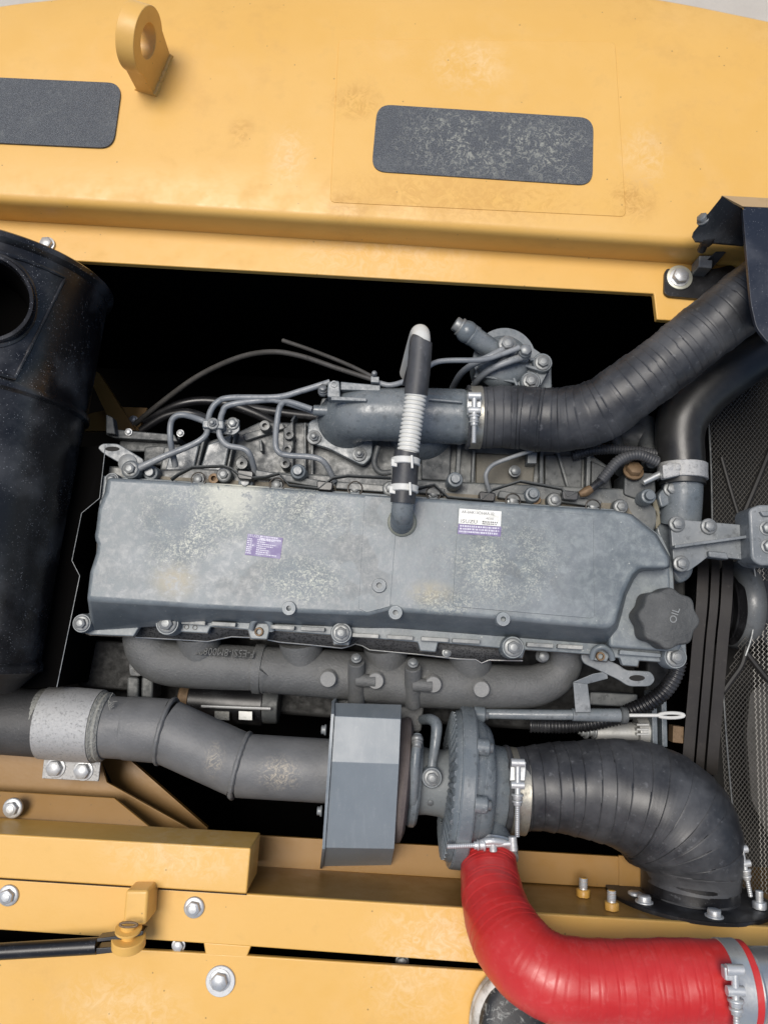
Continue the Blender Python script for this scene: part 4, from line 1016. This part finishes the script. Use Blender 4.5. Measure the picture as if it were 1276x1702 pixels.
# ================================================================== FUEL FILTER HEAD
ff = thing('fuel_filter', 'grey cast fuel filter head with banjo bolts in the dark bay', 'fuel filter', P(850, 600, -.25))
mk('bowl', tube([(848, 640, -.30, 50), (848, 622, -.085, 52)], 2, 56), grey_d, ff)
mk('side_wall', prism(rounded([(862, 596), (916, 600), (918, 670), (862, 668)], 5), -.055, .2), grey, ff, bev=.003)
out = [(838+52*math.cos(t), 597-52*math.sin(t)) for t in [R(20)+R(200)*i/24 for i in range(25)]]
mk('head', prism(out+[(792, 628), (860, 640), (886, 648), (898, 640), (916, 606), (905, 592)], -.03, .05), grey, ff, bev=.006, seg=4)
mk('crown', disc(P(836, 600, -.03), ZV, [(-.01, .043), (.004, .040), (.012, .032), (.015, .02), (.016, .004)], 48), grey, ff, ang=60)
for pts in ([(862, 600), (900, 612), (900, 618), (861, 606)], [(850, 612), (862, 640), (857, 642), (845, 614)], [(880, 595), (912, 590), (912, 596), (880, 600)], [(800, 620), (858, 632), (857, 637), (799, 626)]):
    mk('rib', prism(pts, -.02, .02), grey, ff, bev=.002)
for x, y in ((901, 603), (881, 634)):
    p = P(x, y, -.022); mk('lug', disc(p, ZV, [(-.02, .016), (0, .0155), (.002, .014)], 24), grey, ff); B(ff, x, y, -.02, 9.5, 'flange', bolt_l)
mk('pump_barrel', tube([(828, 588, -.02, 17), (790, 562, -.005, 17), (788, 560, -.005, 18), (782, 556, -.003, 18)], 2, 32), grey, ff, bev=.001)
kc = P(776, 552, -.002); kr = M(19, kc); mk('pump_knob', disc(kc, P(768, 546, 0)-kc, [(-kr*math.cos(math.pi*i/14), kr*max(math.sin(math.pi*i/14), .02)) for i in range(15)], 32), grey, ff, ang=60)
bolt(ff, P(764, 543, 0), .0115, 'hex', bolt_l, P(756, 538, .003)-P(768, 546, 0))
for x, y, z, q in ((840, 578, -.012, 11), (868, 592, -.012, 10)):
    p = P(x, y, z); r = M(q, p)
    mk('banjo', disc(p, ZV, [(-.02, r*1.25), (.006, r*1.25), (.007, r*1.05), (.010, r*1.05), (.011, r*1.2), (.014, r*1.2)], 24), grey, ff); bolt(ff, p+Vector((0, 0, .013)), r*.95, 'flange' if q > 10 else 'tall', bolt_l)

# ================================================================== FUEL LINES, one thing each
def fuel(label, pts, mat=line_m, n=8, name='fuel_line', cat_='fuel line', grp=None, segs=12):
    return mk(name, tube(pts, n, segs), mat, label=label, cat=cat_, group=grp)
fuel('long grey fuel pipe arching from double clip up to the sensor boss', [(346, 702, -.02, 5), (350, 684, -.015, 5), (362, 668, -.012, 5), (385, 661, -.01, 5), (460, 660, -.01, 5), (500, 650, -.01, 5), (548, 635, -.01, 5)])
fuel('grey fuel pipe from double clip to the intake pipe nipple', [(366, 702, -.02, 5), (370, 686, -.015, 5), (382, 673, -.012, 5), (440, 665, -.012, 5), (470, 668, -.015, 5), (522, 684, -.03, 5)])
fuel('grey fuel pipe with squared loop beside the four threaded bosses', [(518, 680, -.02, 5), (480, 668, -.015, 5), (468, 672, -.012, 5), (462, 690, -.012, 5), (458, 735, -.02, 5), (464, 752, -.022, 5), (480, 757, -.022, 5), (520, 760, -.022, 5), (540, 770, -.025, 5), (556, 800, -.045, 5)])
fuel('grey fuel pipe from double clip down to the second injector', [(364, 706, -.02, 5), (366, 725, -.018, 5), (378, 740, -.02, 5), (405, 746, -.022, 5), (416, 757, -.025, 5), (424, 785, -.045, 5)])
fuel('grey fuel pipe bent over beside the rear lifting eye', [(350, 706, -.022, 5), (334, 698, -.02, 5), (308, 690, -.012, 5), (292, 692, -.012, 5), (284, 705, -.015, 5), (284, 735, -.02, 5), (292, 775, -.045, 5.5)])
lf = thing('leak_off_line', 'straight slanting grey pipe with banjo bolt at the cover corner', 'fuel line', P(280, 750, -.04))
mk('pipe', tube([(346, 712, -.02, 5), (340, 726, -.018, 5), (318, 740, -.018, 5.2), (270, 760, -.02, 5.5), (232, 778, -.022, 6.5)], 8, 12), line_m, lf)
p = P(219, 781, -.022); mk('banjo', disc(p, ZV, [(-.02, .014), (.004, .014), (.006, .012)], 24), grey, lf); bolt(lf, p+Vector((0, 0, .005)), .0085, 'flange', bolt_l)
fuel('thin dark return pipe crossing the black bay from clip to brackets', [(628, 634, -.0, 4), (560, 612, -.02, 4.2), (500, 592, -.04, 4.4), (450, 585, -.06, 4.6), (395, 595, -.09, 4.6), (330, 625, -.13, 4.6), (270, 668, -.17, 4.6), (225, 705, -.2, 4.6)], mat_paint('dull_line', (.05, .047, .042), (.11, .105, .10), .4, .5), name='return_pipe', cat_='pipe')
fuel('short thin dark pipe ending in mid air above the return pipe', [(626, 630, -.0, 3.4), (580, 607, -.02, 3.4), (520, 583, -.05, 3.4), (470, 566, -.07, 3.6)], MAT['dull_line'], name='return_pipe', cat_='pipe')
fuel('grey pipe passing behind the breather hose to the filter banjo', [(628, 636, .0, 4.5), (650, 640, .0, 4.5), (680, 630, .01, 4.5), (710, 610, .02, 4.5), (735, 600, .02, 4.5), (800, 598, .02, 4.5), (830, 590, .015, 4.5), (862, 578, .012, 5)])
fuel('thick grey banjo pipe dropping from the filter head centre bolt', [(838, 580, .0, 6.5), (815, 592, .002, 6), (785, 606, -.01, 5.5), (765, 622, -.04, 5.5), (752, 645, -.09, 5.5)])
fuel('thick grey banjo pipe dropping from the filter outer bolt', [(866, 594, .0, 6.5), (842, 602, .003, 6), (812, 616, -.01, 5.5), (792, 634, -.04, 5.5), (784, 655, -.09, 5.5)])
fuel('looped thin pipe below the big air hose on the manifold panel', [(886, 748, -.04, 3.6), (850, 760, -.035, 3.6), (820, 772, -.035, 3.6), (808, 786, -.035, 3.6), (808, 800, -.04, 3.6), (815, 822, -.05, 3.8)])
fuel('dark looped pipe in the gap behind the breather hose', [(628, 742, -.05, 5), (622, 770, -.05, 5), (632, 785, -.05, 5), (650, 785, -.05, 5)], grey_d)
lc = thing('line_clip', 'grey double pipe clip with two bolts on the manifold corner', 'clip', P(365, 710, -.05))
mk('plate', prism(rounded([(336, 700), (398, 696), (398, 716), (388, 723), (338, 716)], 4), -.028, .006), grey, lc, bev=.001)
mk('saddle', prism(rounded([(336, 697), (372, 698), (372, 713), (336, 711)], 4), -.010, .014), grey, lc, bev=.003)
B(lc, 354, 704, -.009, 6.5, 'nut', bolt_l); B(lc, 387, 704, -.027, 7.5, 'flange', bolt_l); B(lc, 382, 717, -.027, 3.5, 'hex', bolt_g)
# wire harness brackets: thin folded straps along the injectors
def strap(label, pts, z):
    ps = [P(x, y, z) for x, y in pts]; bm = bmesh.new()
    A = [bm.verts.new(p) for p in ps]; Bc = [bm.verts.new(p+Vector((0, -.002, -.010))) for p in ps]
    for i in range(len(A)-1): bm.faces.new((A[i], A[i+1], Bc[i+1], Bc[i]))
    o = mk('harness_strap', bm, grey_d, label=label, cat='strap', group='thin straps over the injectors'); m_ = o.modifiers.new('s', 'SOLIDIFY'); m_.thickness = .0014
LB = 'thin folded dark strap lying over the injectors'
strap('long thin folded dark strap between the rear corner and breather hose', [(283, 795), (295, 786), (318, 774), (370, 772), (384, 776), (396, 786), (420, 792), (442, 790), (464, 784), (480, 804), (530, 810), (552, 792), (578, 788), (650, 792)], -.02)
strap('thin folded dark strap between breather hose and muddy sensor plug', [(694, 810), (722, 803), (745, 824), (800, 829), (818, 812), (865, 797), (935, 810), (943, 824), (960, 816)], -.02)
for i, (x, y) in enumerate(((408, 788), (540, 806), (810, 824), (948, 822))):
    mk('connector', prism(rounded([(x-14, y-8), (x+14, y-5), (x+12, y+10), (x-13, y+8)], 5), -.022, .02), black_gl, label=('black injector connector beside the double pipe clip', 'black injector connector under the squared fuel pipe loop', 'black injector connector beside the looped thin pipe', 'black injector connector next to the muddy sensor plug')[i], cat='connector', group='injector connectors', bev=.002)
# ================================================================== RIGHT SIDE: belts, pulley, guard
pu = thing('fan_pulley', 'dull grey fan pulley hub behind the drive belts', 'pulley', P(1200, 1010, -.25))
pc = P(1215, 1005, -.20)
mk('hub', disc(pc+Vector((-.01, 0, 0)), XV, [(0, .060), (.004, .070), (.022, .076), (.036, .070), (.046, .052), (.05, .02)], 64), mat_paint('pulley_grey', (.10, .108, .112), (.16, .165, .165), .4, .4), pu, ang=60)
for x in (1160, 1184, 1207):
    c_ = P(x, 1010, -.19); mk('sheave', disc(c_+Vector((-.008, 0, 0)), XV, [(0, .060), (.002, .062), (.008, .052), (.014, .062), (.016, .060)], 56), black_gl, pu)
def belt(label, xa, xb, za, z1):
    # flat vee belt: over the pulley and down towards the crank
    pts = [(xa+2, 915, -.235), (xa+4, 932, -.165), (xa+4, 950, -.132), (xa+3, 975, -.118), (xa+1, 1010, -.112), (xa-4, 1060, -.118), (xa-9, 1120, -.128), (xa-15, 1190, -.14), (xa-21, 1262, z1), (xa-23, 1290, z1-.03)]
    wpx = xb-xa; ps = [P(*q) for q in pts]
    sm = []
    for i in range(len(ps)-1):
        for k_ in range(6): sm.append(cat(ps, i, k_/6))
    bm = bmesh.new(); rings = []
    hw = M(wpx, ps[4])
    for i, p in enumerate(sm):
        d = (sm[min(i+1, len(sm)-1)]-sm[max(i-1, 0)]).normalized(); nrm = XV.cross(d).normalized()
        if nrm.z < 0: nrm = -nrm
        rings.append([bm.verts.new(q) for q in (p, p+XV*hw, p+XV*(hw*.82)-nrm*.009, p+XV*(hw*.18)-nrm*.009)])
    for A, Bc in zip(rings, rings[1:]):
        for k_ in range(4): bm.faces.new((A[k_], A[(k_+1) % 4], Bc[(k_+1) % 4], Bc[k_]))
    bm.faces.new(rings[0][::-1]); bm.faces.new(rings[-1])
    mk('drive_belt', bm, belt_m, label=label, cat='belt', group='drive belts', bev=.001)
belt('smooth drive belt next to the oil filler cap', 1154, 1174, -.12, -.155)
belt('scuffed middle drive belt with a worn grey patch', 1177, 1192, -.12, -.160)
belt('brownish drive belt touching the fan pulley hub', 1195, 1215, -.12, -.155)
# mesh fan guard, two panels with straps
fg = thing('fan_guard', 'black expanded metal mesh fan guard on the radiator side', 'guard', P(1230, 900, -.3))
def lattice(c00, c10, c01, c11, nu, nv, r, keep=None):
    """diamond mesh over a four-cornered patch"""
    q = [P(*c) for c in (c00, c10, c01, c11)]
    def S(u, v): return (q[0]*(1-u)+q[1]*u)*(1-v)+(q[2]*(1-u)+q[3]*u)*v
    bm = bmesh.new()
    for sgn in (0,):
        for i in range(nu+1):
            pts = []
            run = []
            for j in range(nv+1):
                u = (i+(.47 if (j+i) % 2 else -.47)*1.0)/nu; v = j/nv
                p = (min(max(u, 0), 1), v)
                if keep is None or keep(*p): run.append(S(*p))
                else:
                    if len(run) > 1: sweep(run, [r]*len(run), 3, False, bm)
                    run = []
            if len(run) > 1: sweep(run, [r]*len(run), 3, False, bm)
    return bm
mk('mesh_panel', lattice((1178, 560, -.14), (1330, 540, -.14), (1182, 880, -.14), (1330, 880, -.14), 42, 76, .0006), wire_m, fg, kind='stuff')
mk('mesh_panel', lattice((1186, 1045, -.15), (1330, 1030, -.15), (1216, 1500, -.15), (1330, 1500, -.15), 36, 104, .0006, lambda u, v: not (v < .25 and u < .38*(1-v/.25))), wire_m, fg, kind='stuff')
mk('mesh_panel', lattice((1250, 925, -.15), (1330, 920, -.15), (1255, 965, -.15), (1330, 965, -.15), 22, 10, .0006), wire_m, fg, kind='stuff')
for pts, r_, m_ in (([(1177, 700, -.137), (1181, 780, -.137), (1183, 880, -.137)], 1.6, grey_d), ([(1198, 760, -.136), (1215, 820, -.136), (1230, 868, -.136)], 3.5, strap_m), ([(1290, 720, -.136), (1262, 790, -.136), (1228, 870, -.136)], 5, strap_m),
                    ([(1201, 1150, -.147), (1209, 1260, -.147), (1222, 1400, -.147), (1230, 1480, -.147)], 1.6, grey_d), ([(1250, 930, -.14), (1256, 980, -.14), (1250, 1050, -.14), (1238, 1090, -.14)], 1.7, bolt_l),
                    ([(1240, 1075, -.145), (1232, 1105, -.145), (1215, 1130, -.145), (1201, 1150, -.145)], 5, strap_m), ([(1240, 1085, -.144), (1276, 1130, -.144), (1330, 1190, -.144)], 5, strap_m)):
    mk('guard_strap', tube([(*q, r_) for q in pts], 5, 8), m_, fg)
rp = thing('radiator_core', 'dark radiator core panel seen through the mesh guard', 'radiator', P(1280, 950, -.4))
mk('core', prism([(1185, 540), (1400, 540), (1400, 1560), (1185, 1560)], -.30, .05), blackm('core_black', (.007, .0065, .006), .8), rp)
mk('shroud', prism([(1256, 940), (1400, 940), (1400, 1085), (1285, 1085), (1262, 1060)], -.16, .1), black_gl, rp, bev=.008)
mk('fan_blade', prism(rounded([(1246, 1150), (1276, 1130), (1340, 1140), (1340, 1290), (1290, 1420), (1248, 1330), (1240, 1220)], 10), -.19, .012), mat_paint('blade_grey', (.055, .052, .046), (.09, .085, .08), .4, .6), rp, bev=.003)
# top right hood bracket
hbk = thing('hood_bracket', 'blue-black hood hinge bracket with triangular gusset at the bay corner', 'bracket', P(1240, 440, .0))
mk('top_plate', prism(rounded([(1233, 343), (1400, 350), (1400, 640), (1276, 570), (1256, 545), (1247, 505)], 10), .16, .006), black_bk, hbk, bev=.001)
q0, q1 = P(1200, 326, .175), P(1233, 343, .16)
mk('upper_flange', solid([P(1199, 325, .15), P(1270, 329, .15), P(1400, 336, .15), P(1400, 350, .158), P(1234, 343, .158)], (0, 0, -.004)), mat_yellow('tan_edge', (.40, .27, .13)), hbk)
mk('gusset', solid([P(1200, 325, .15), P(1152, 385, .11), P(1150, 392, .11), P(1156, 401, .11), P(1236, 408, .09), P(1234, 343, .155)], (0, 0, -.004)), black_gl, hbk, bev=.001)
mk('side_web', solid([P(1234, 345, .154), P(1247, 505, .154), P(1252, 545, .154), P(1252, 545, .02), P(1240, 440, .02), P(1236, 400, .02)], (.003, 0, 0)), black_gl, hbk)
bolt(hbk, P(1176, 393, .107), .011, 'stud', bolt_k, (0.0, -.35, -1)); 
B(hbk, 1168, 365, .12, 9, 'hex', bolt_g, (-.6, .3, .5))
cb = thing('corner_bracket', 'flat black bracket with wide pale washer on the yellow flange', 'bracket', P(1140, 470, 0))
mk('foot', prism(rounded([(1104, 452), (1108, 446), (1160, 452), (1215, 440), (1260, 470), (1200, 500), (1110, 492), (1103, 486)], 7), .007, .006), black_gl, cb, bev=.0015)
mk('bent_link', solid([P(1165, 440, .03), P(1200, 408, .05), P(1212, 412, .05), P(1178, 452, .02)], (0, 0, -.006)), black_gl, cb, bev=.001)
mk('washer', disc(P(1128, 462, .007), ZV, [(0, .0195), (.0025, .0195), (.003, .0188)], 36), metal('pale_washer', (.62, .62, .52), .4, 40, .1, .1, .5), cb); B(cb, 1128, 461, .010, 13, 'hex', zinc)
mk('square_nut', prism([(1161, 424), (1185, 424), (1183, 446), (1160, 444)], .035, .03), bolt_g, cb, bev=.002)
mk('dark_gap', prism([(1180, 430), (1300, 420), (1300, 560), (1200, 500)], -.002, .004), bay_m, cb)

# ================================================================== LOWER RIGHT: dipstick, lifting lug, conduit, alternator
ds = thing('dipstick', 'grey dipstick tube with pale pull ring beside the exhaust manifold', 'dipstick', P(950, 1188, -.1))
mk('guide_tube', tube([(780, 1186, -.10, 8), (900, 1188, -.09, 8.5), (965, 1188, -.085, 8.5)], 3, 18), grey, ds)
mk('grip', tube([(950, 1188, -.085, 10.5), (1030, 1189, -.085, 11)], 2, 20), grey, ds, bev=.001)
mk('collar', disc(P(1030, 1189, -.085), XV, [(0, .011), (.002, .013), (.010, .012), (.012, .006)], 24), grey_d, ds)
mk('rod', tube([(1034, 1189, -.085, 3), (1095, 1189, -.083, 3)], 2, 10), whitep, ds)
pts = [(1115+21*math.cos(t), 1189+4*math.sin(t), -.083) for t in [2*math.pi*i/24 for i in range(24)]]
mk('pull_ring', sweep([P(*q) for q in pts], [.0026]*24, 8, closed=True), whitep, ds)
db = thing('dipstick_bracket', 'folded light grey strap bracket holding the dipstick tube', 'bracket', P(970, 1150, -.1))
mk('leg', prism([(952, 1134), (976, 1134), (982, 1184), (956, 1184)], -.07, .003), grey_l, db, bev=.001)
mk('arm', solid([P(951, 1134, -.068), P(976, 1137, -.068), P(1010, 1128, -.06), P(1008, 1116, -.06), P(985, 1120, -.06)], (0, 0, -.003)), grey_l, db, bev=.001)
ll = thing('front_lifting_lug', 'bent grey lifting lug with oval hole below the filler cap', 'lug', P(1030, 1120, -.1))
bm = prism(rounded([(964, 1086), (982, 1084), (1030, 1106), (1040, 1114), (1082, 1116), (1089, 1130), (1080, 1141), (1044, 1141), (1028, 1130), (968, 1102)], 8), -.058, .008); mk('plate', bm, grey_l, ll, bev=.0015)
bm = bmesh.new(); c_ = [P(1058+13*math.cos(t), 1127+5*math.sin(t), -.0575) for t in [2*math.pi*i/28 for i in range(28)]]; add_prism(bm, c_, Vector((0, 0, -.001))); mk('hole', bm, seal_m, ll)
rl = thing('rear_lifting_lug', 'grey lifting lug with round eye at the rear cover corner', 'lug', P(205, 755, -.08))
mk('plate', prism(rounded([(162, 744), (170, 737), (196, 737), (240, 764), (236, 776), (200, 770), (172, 754)], 7), -.03, .007), grey_l, rl, bev=.0015)
bm = bmesh.new(); c_ = [P(187+12*math.cos(t), 746+3.8*math.sin(t), -.0293) for t in [2*math.pi*i/28 for i in range(28)]]; add_prism(bm, c_, Vector((0, 0, -.001))); mk('hole', bm, seal_m, rl)
mk('washer_head', disc(P(213, 770, -.03), ZV, [(-.01, .015), (.003, .014), (.006, .006)], 24), bolt_l, rl)
def conduit(label, pts, pitch=.0055, mat=None, seg=20):
    a, r = path(pts, 10); a, r, s = resample(a, r, .0009); rr = [q*(1+(.07 if (t % pitch) < pitch*.6 else -.07)) for q, t in zip(r, s)]
    return mk('wire_conduit', sweep(a, rr, seg), mat or black_gl, label=label, cat='conduit', ang=180)
conduit('corrugated black conduit below the corner cover bolt', [(1128, 1098, -.07, 12), (1120, 1125, -.075, 12), (1100, 1152, -.085, 12.5), (1070, 1172, -.10, 13), (1040, 1184, -.115, 12)])
conduit('corrugated black conduit curving to a muddy sensor plug', [(1092, 768, -.03, 8), (1060, 756, -.025, 8.5), (1030, 764, -.025, 8.5), (1010, 785, -.025, 8.5), (998, 800, -.025, 8.5)], .0045, rub)
conduit('thin black conduit dipping behind the big air hose', [(1100, 756, -.06, 8), (1040, 748, -.06, 8), (990, 748, -.06, 8), (950, 758, -.065, 8)], .0045, rub)
conduit('dark conduit lying under the dipstick tube', [(880, 1205, -.15, 12), (960, 1205, -.14, 12), (1040, 1190, -.13, 12)])
sp_ = thing('sensor_plug', 'muddy tan sensor plug on a taped black lead', 'plug', P(975, 815, -.04))
mk('lead', tube([(1000, 798, -.025, 7.5), (985, 810, -.022, 6.5), (978, 815, -.022, 6)], 4, 14), black_gl, sp_)
mk('terminal', tube([(982, 812, -.021, 7), (972, 818, -.021, 8), (962, 822, -.022, 5)], 4, 12), brass, sp_, bev=.001)
sn = thing('sensor_housing', 'grey sensor housing with brass hex plug beside the coolant clamp', 'housing', P(1060, 800, -.1))
mk('body', prism(rounded([(1038, 784), (1088, 786), (1090, 820), (1060, 830), (1036, 822)], 6), -.05, .06), grey_d, sn, bev=.003)
bolt(sn, P(1052, 783, -.045), .0125, 'hex', brass, (0, .5, 1)); B(sn, 1082, 768, -.05, 9, 'tall', bolt_g)
mk('tube_body', tube([(1070, 700, -.12, 16), (1076, 740, -.1, 16), (1080, 775, -.08, 14)], 4, 20), grey_d, sn)
mk('cross_pipe', tube([(1010, 728, -.13, 26), (1075, 728, -.12, 28)], 2, 24), grey_d, sn)
mk('post', tube([(1022, 722, -.10, 10), (1028, 748, -.09, 10)], 2, 16), grey_d, sn)
mk('pipe', tube([(1040, 752, -.1, 13), (1034, 785, -.08, 13)], 2, 16), grey_d, sn)
al = thing('alternator', 'silver finned alternator partly hidden above the ribbed inlet hose', 'alternator', P(1040, 1210, -.3))
mk('body', tube([(985, 1218, -.16, 17), (1056, 1218, -.16, 17)], 3, 32), metal('cast_alu', (.42, .42, .40), .5, 40, .2, .3, .5), al, bev=.002)
mk('end_bell', tube([(1056, 1216, -.16, 24), (1078, 1216, -.16, 24)], 2, 32), MAT['cast_alu'], al, bev=.002)
for i in range(3): mk('fin', prism([(1058, 1203+i*8), (1078, 1203+i*8), (1078, 1206+i*8), (1058, 1206+i*8)], -.132, .02), MAT['cast_alu'], al)
for x in (1082, 1098): mk('bracket_bar', prism([(x, 1150), (x+9, 1150), (x+11, 1242), (x+2, 1242)], -.13, .05), grey, al, bev=.0015)
mk('regulator', prism([(980, 1150), (1060, 1154), (1058, 1176), (978, 1172)], -.14, .04), grey_d, al, bev=.003)
mk('clip', prism([(1118, 1206), (1136, 1208), (1135, 1236), (1117, 1234)], -.15, .02), brass, al, bev=.001)
for x in (972, 985): B(al, x, 1216, -.15, 8, 'nut', bolt_l, (-1, 0, .2))
B(al, 900, 1090, -.09, 9, 'tall', bolt_l)
# starter motor
sm_ = thing('starter_motor', 'dark cylindrical starter motor with pale stickers behind the exhaust pipe', 'starter', P(390, 1170, -.3))
mk('body', tube([(318, 1165, -.2, 34), (440, 1172, -.2, 34)], 2, 40), black_gl, sm_, bev=.002)
mk('end_cap', tube([(438, 1170, -.2, 32), (465, 1172, -.2, 30)], 2, 36), grey_d, sm_, bev=.003)
mk('copper_end', tube([(300, 1158, -.2, 24), (330, 1162, -.2, 28)], 2, 32), brass, sm_, bev=.003)
mk('through_bolt', tube([(335, 1174, -.158, 2.5), (450, 1178, -.158, 2.5)], 2, 8), zinc, sm_)
for x, wd, m_ in ((357, 24, wrap_m), (397, 22, lab_w)): mk('sticker', prism([(x, 1182), (x+wd, 1183), (x+wd, 1197), (x, 1196)], -.155, .004), m_, sm_)
# rear engine mount bracket + dark cables behind the engine
rb_ = thing('rear_mount_bracket', 'dark angled mount bracket beside the rear lifting lug', 'bracket', P(230, 720, -.2))
mk('channel', prism([(176, 712), (290, 722), (296, 734), (190, 728), (176, 722)], -.09, .03), grey_d, rb_, bev=.002)
mk('upright', prism([(176, 688), (188, 694), (192, 722), (176, 720)], -.075, .02), grey_d, rb_, bev=.002)
for x, y in ((214, 718), (300, 720)): B(rb_, x, y, -.088, 5, 'hex', zinc)
fb = thing('rear_brace', 'shaded yellow brace and gusset plate low in the bay behind the muffler', 'brace', P(190, 690, -.3))
mk('brace', prism([(140, 610), (165, 620), (225, 715), (190, 715)], -.22, .02), yel_shade, fb)
mk('plate', prism([(195, 676), (245, 678), (230, 716), (140, 716), (140, 690)], -.24, .01), yel_shade, fb)
B(fb, 222, 698, -.238, 6, 'hex', zinc)
for lab, pts in (('thick black cable sagging behind the double pipe clip', [(240, 700, -.2, 8), (300, 672, -.18, 8), (360, 668, -.18, 8), (430, 690, -.18, 8), (500, 730, -.2, 8)]), ('black cable under the squared fuel pipe loop', [(380, 670, -.2, 7), (430, 680, -.19, 7), (500, 690, -.19, 7), (600, 700, -.2, 7)]), ('black cable bundle beside the rear mount bracket', [(235, 716, -.17, 7), (280, 690, -.16, 7), (330, 690, -.16, 7), (400, 730, -.2, 7)])):
    mk('cable', tube(pts, 8, 12), black_gl, label=lab, cat='cable')

# ================================================================== SHOE of the person standing on the walkway
sh = thing('shoe', 'worn black and white shoe toe on the walkway under the red hose', 'shoe', P(850, 1700, -.004))
so2 = P(850, 1604, 0)               # toe tip
def foot(s_, wf):                     # outline half width along the shoe
    t = min(s_/.29, 1)
    return wf*(math.sqrt(max(0, 1-(1-min(t/.22, 1))**2))*(.050) * (1-.22*max(0, min((t-.35)/.25, 1))+.10*max(0, (t-.7)/.3)))*math.sqrt(max(1e-3, 1-max(0, (t-.92)/.08)**2*.98))
frd = (P(850, 1604, 0)-P(836, 1800, 0)).normalized(); fsd = frd.cross(ZV).normalized()
def shoe_mesh(hfun, wsc, z0, inset=0, s0=0, s1=.29):
    bm = bmesh.new(); rings = []
    N_ = 40
    for i in range(N_+1):
        s_ = s0+(s1-s0)*(1-math.cos(math.pi*i/N_))/2; wv = max(foot(s_, 1)*wsc-inset, .0008); c = so2-frd*s_; h0, h1 = z0, hfun(s_)
        ring = []
        for k_ in range(24):
            t = 2*math.pi*k_/24; cx, cz = math.cos(t), math.sin(t)
            e = .55
            px_ = math.copysign(abs(cx)**e, cx)*wv; pz = (h0+h1)/2+math.copysign(abs(cz)**.8, cz)*(h1-h0)/2
            ring.append(bm.verts.new(Vector((c.x, c.y, 0))+fsd*px_+Vector((0, 0, pz))))
        rings.append(ring)
    for A, Bc in zip(rings, rings[1:]):
        for k_ in range(24): bm.faces.new((A[k_], A[(k_+1) % 24], Bc[(k_+1) % 24], Bc[k_]))
    bm.faces.new(rings[0][::-1]); bm.faces.new(rings[-1]); return bm
mk('sole', shoe_mesh(lambda s_: .024, 1.06, -.003), shoe_w, sh, ang=60)
mk('toe_rand', shoe_mesh(lambda s_: .036, 1.03, .002, 0, 0, .12), shoe_w, sh, ang=60)
up_ = mk('upper', shoe_mesh(lambda s_: .034+.05*min(1, max(0, s_-.005)/.16)**.8+.03*max(0, (s_-.17)/.12), .98, .012, .0055, .006, .285), shoe_u, sh, ang=60)
def toph(s_): return .034+.05*min(1, max(0, s_-.005)/.16)**.8
pts = []
for i in range(25):
    t = math.pi*i/24; s_ = .05+.07*(1-math.sin(t)) ; lat = -.030*math.cos(t)
    c = so2-frd*s_+fsd*lat; zz = .012+(toph(s_)-.012)*(.5+.5*(1-(abs(lat)/.043)**2)**.4)
    pts.append(Vector((c.x, c.y, zz+.0005)))
mk('piping', sweep(pts, [.0011]*25, 8), pip_m, up_)
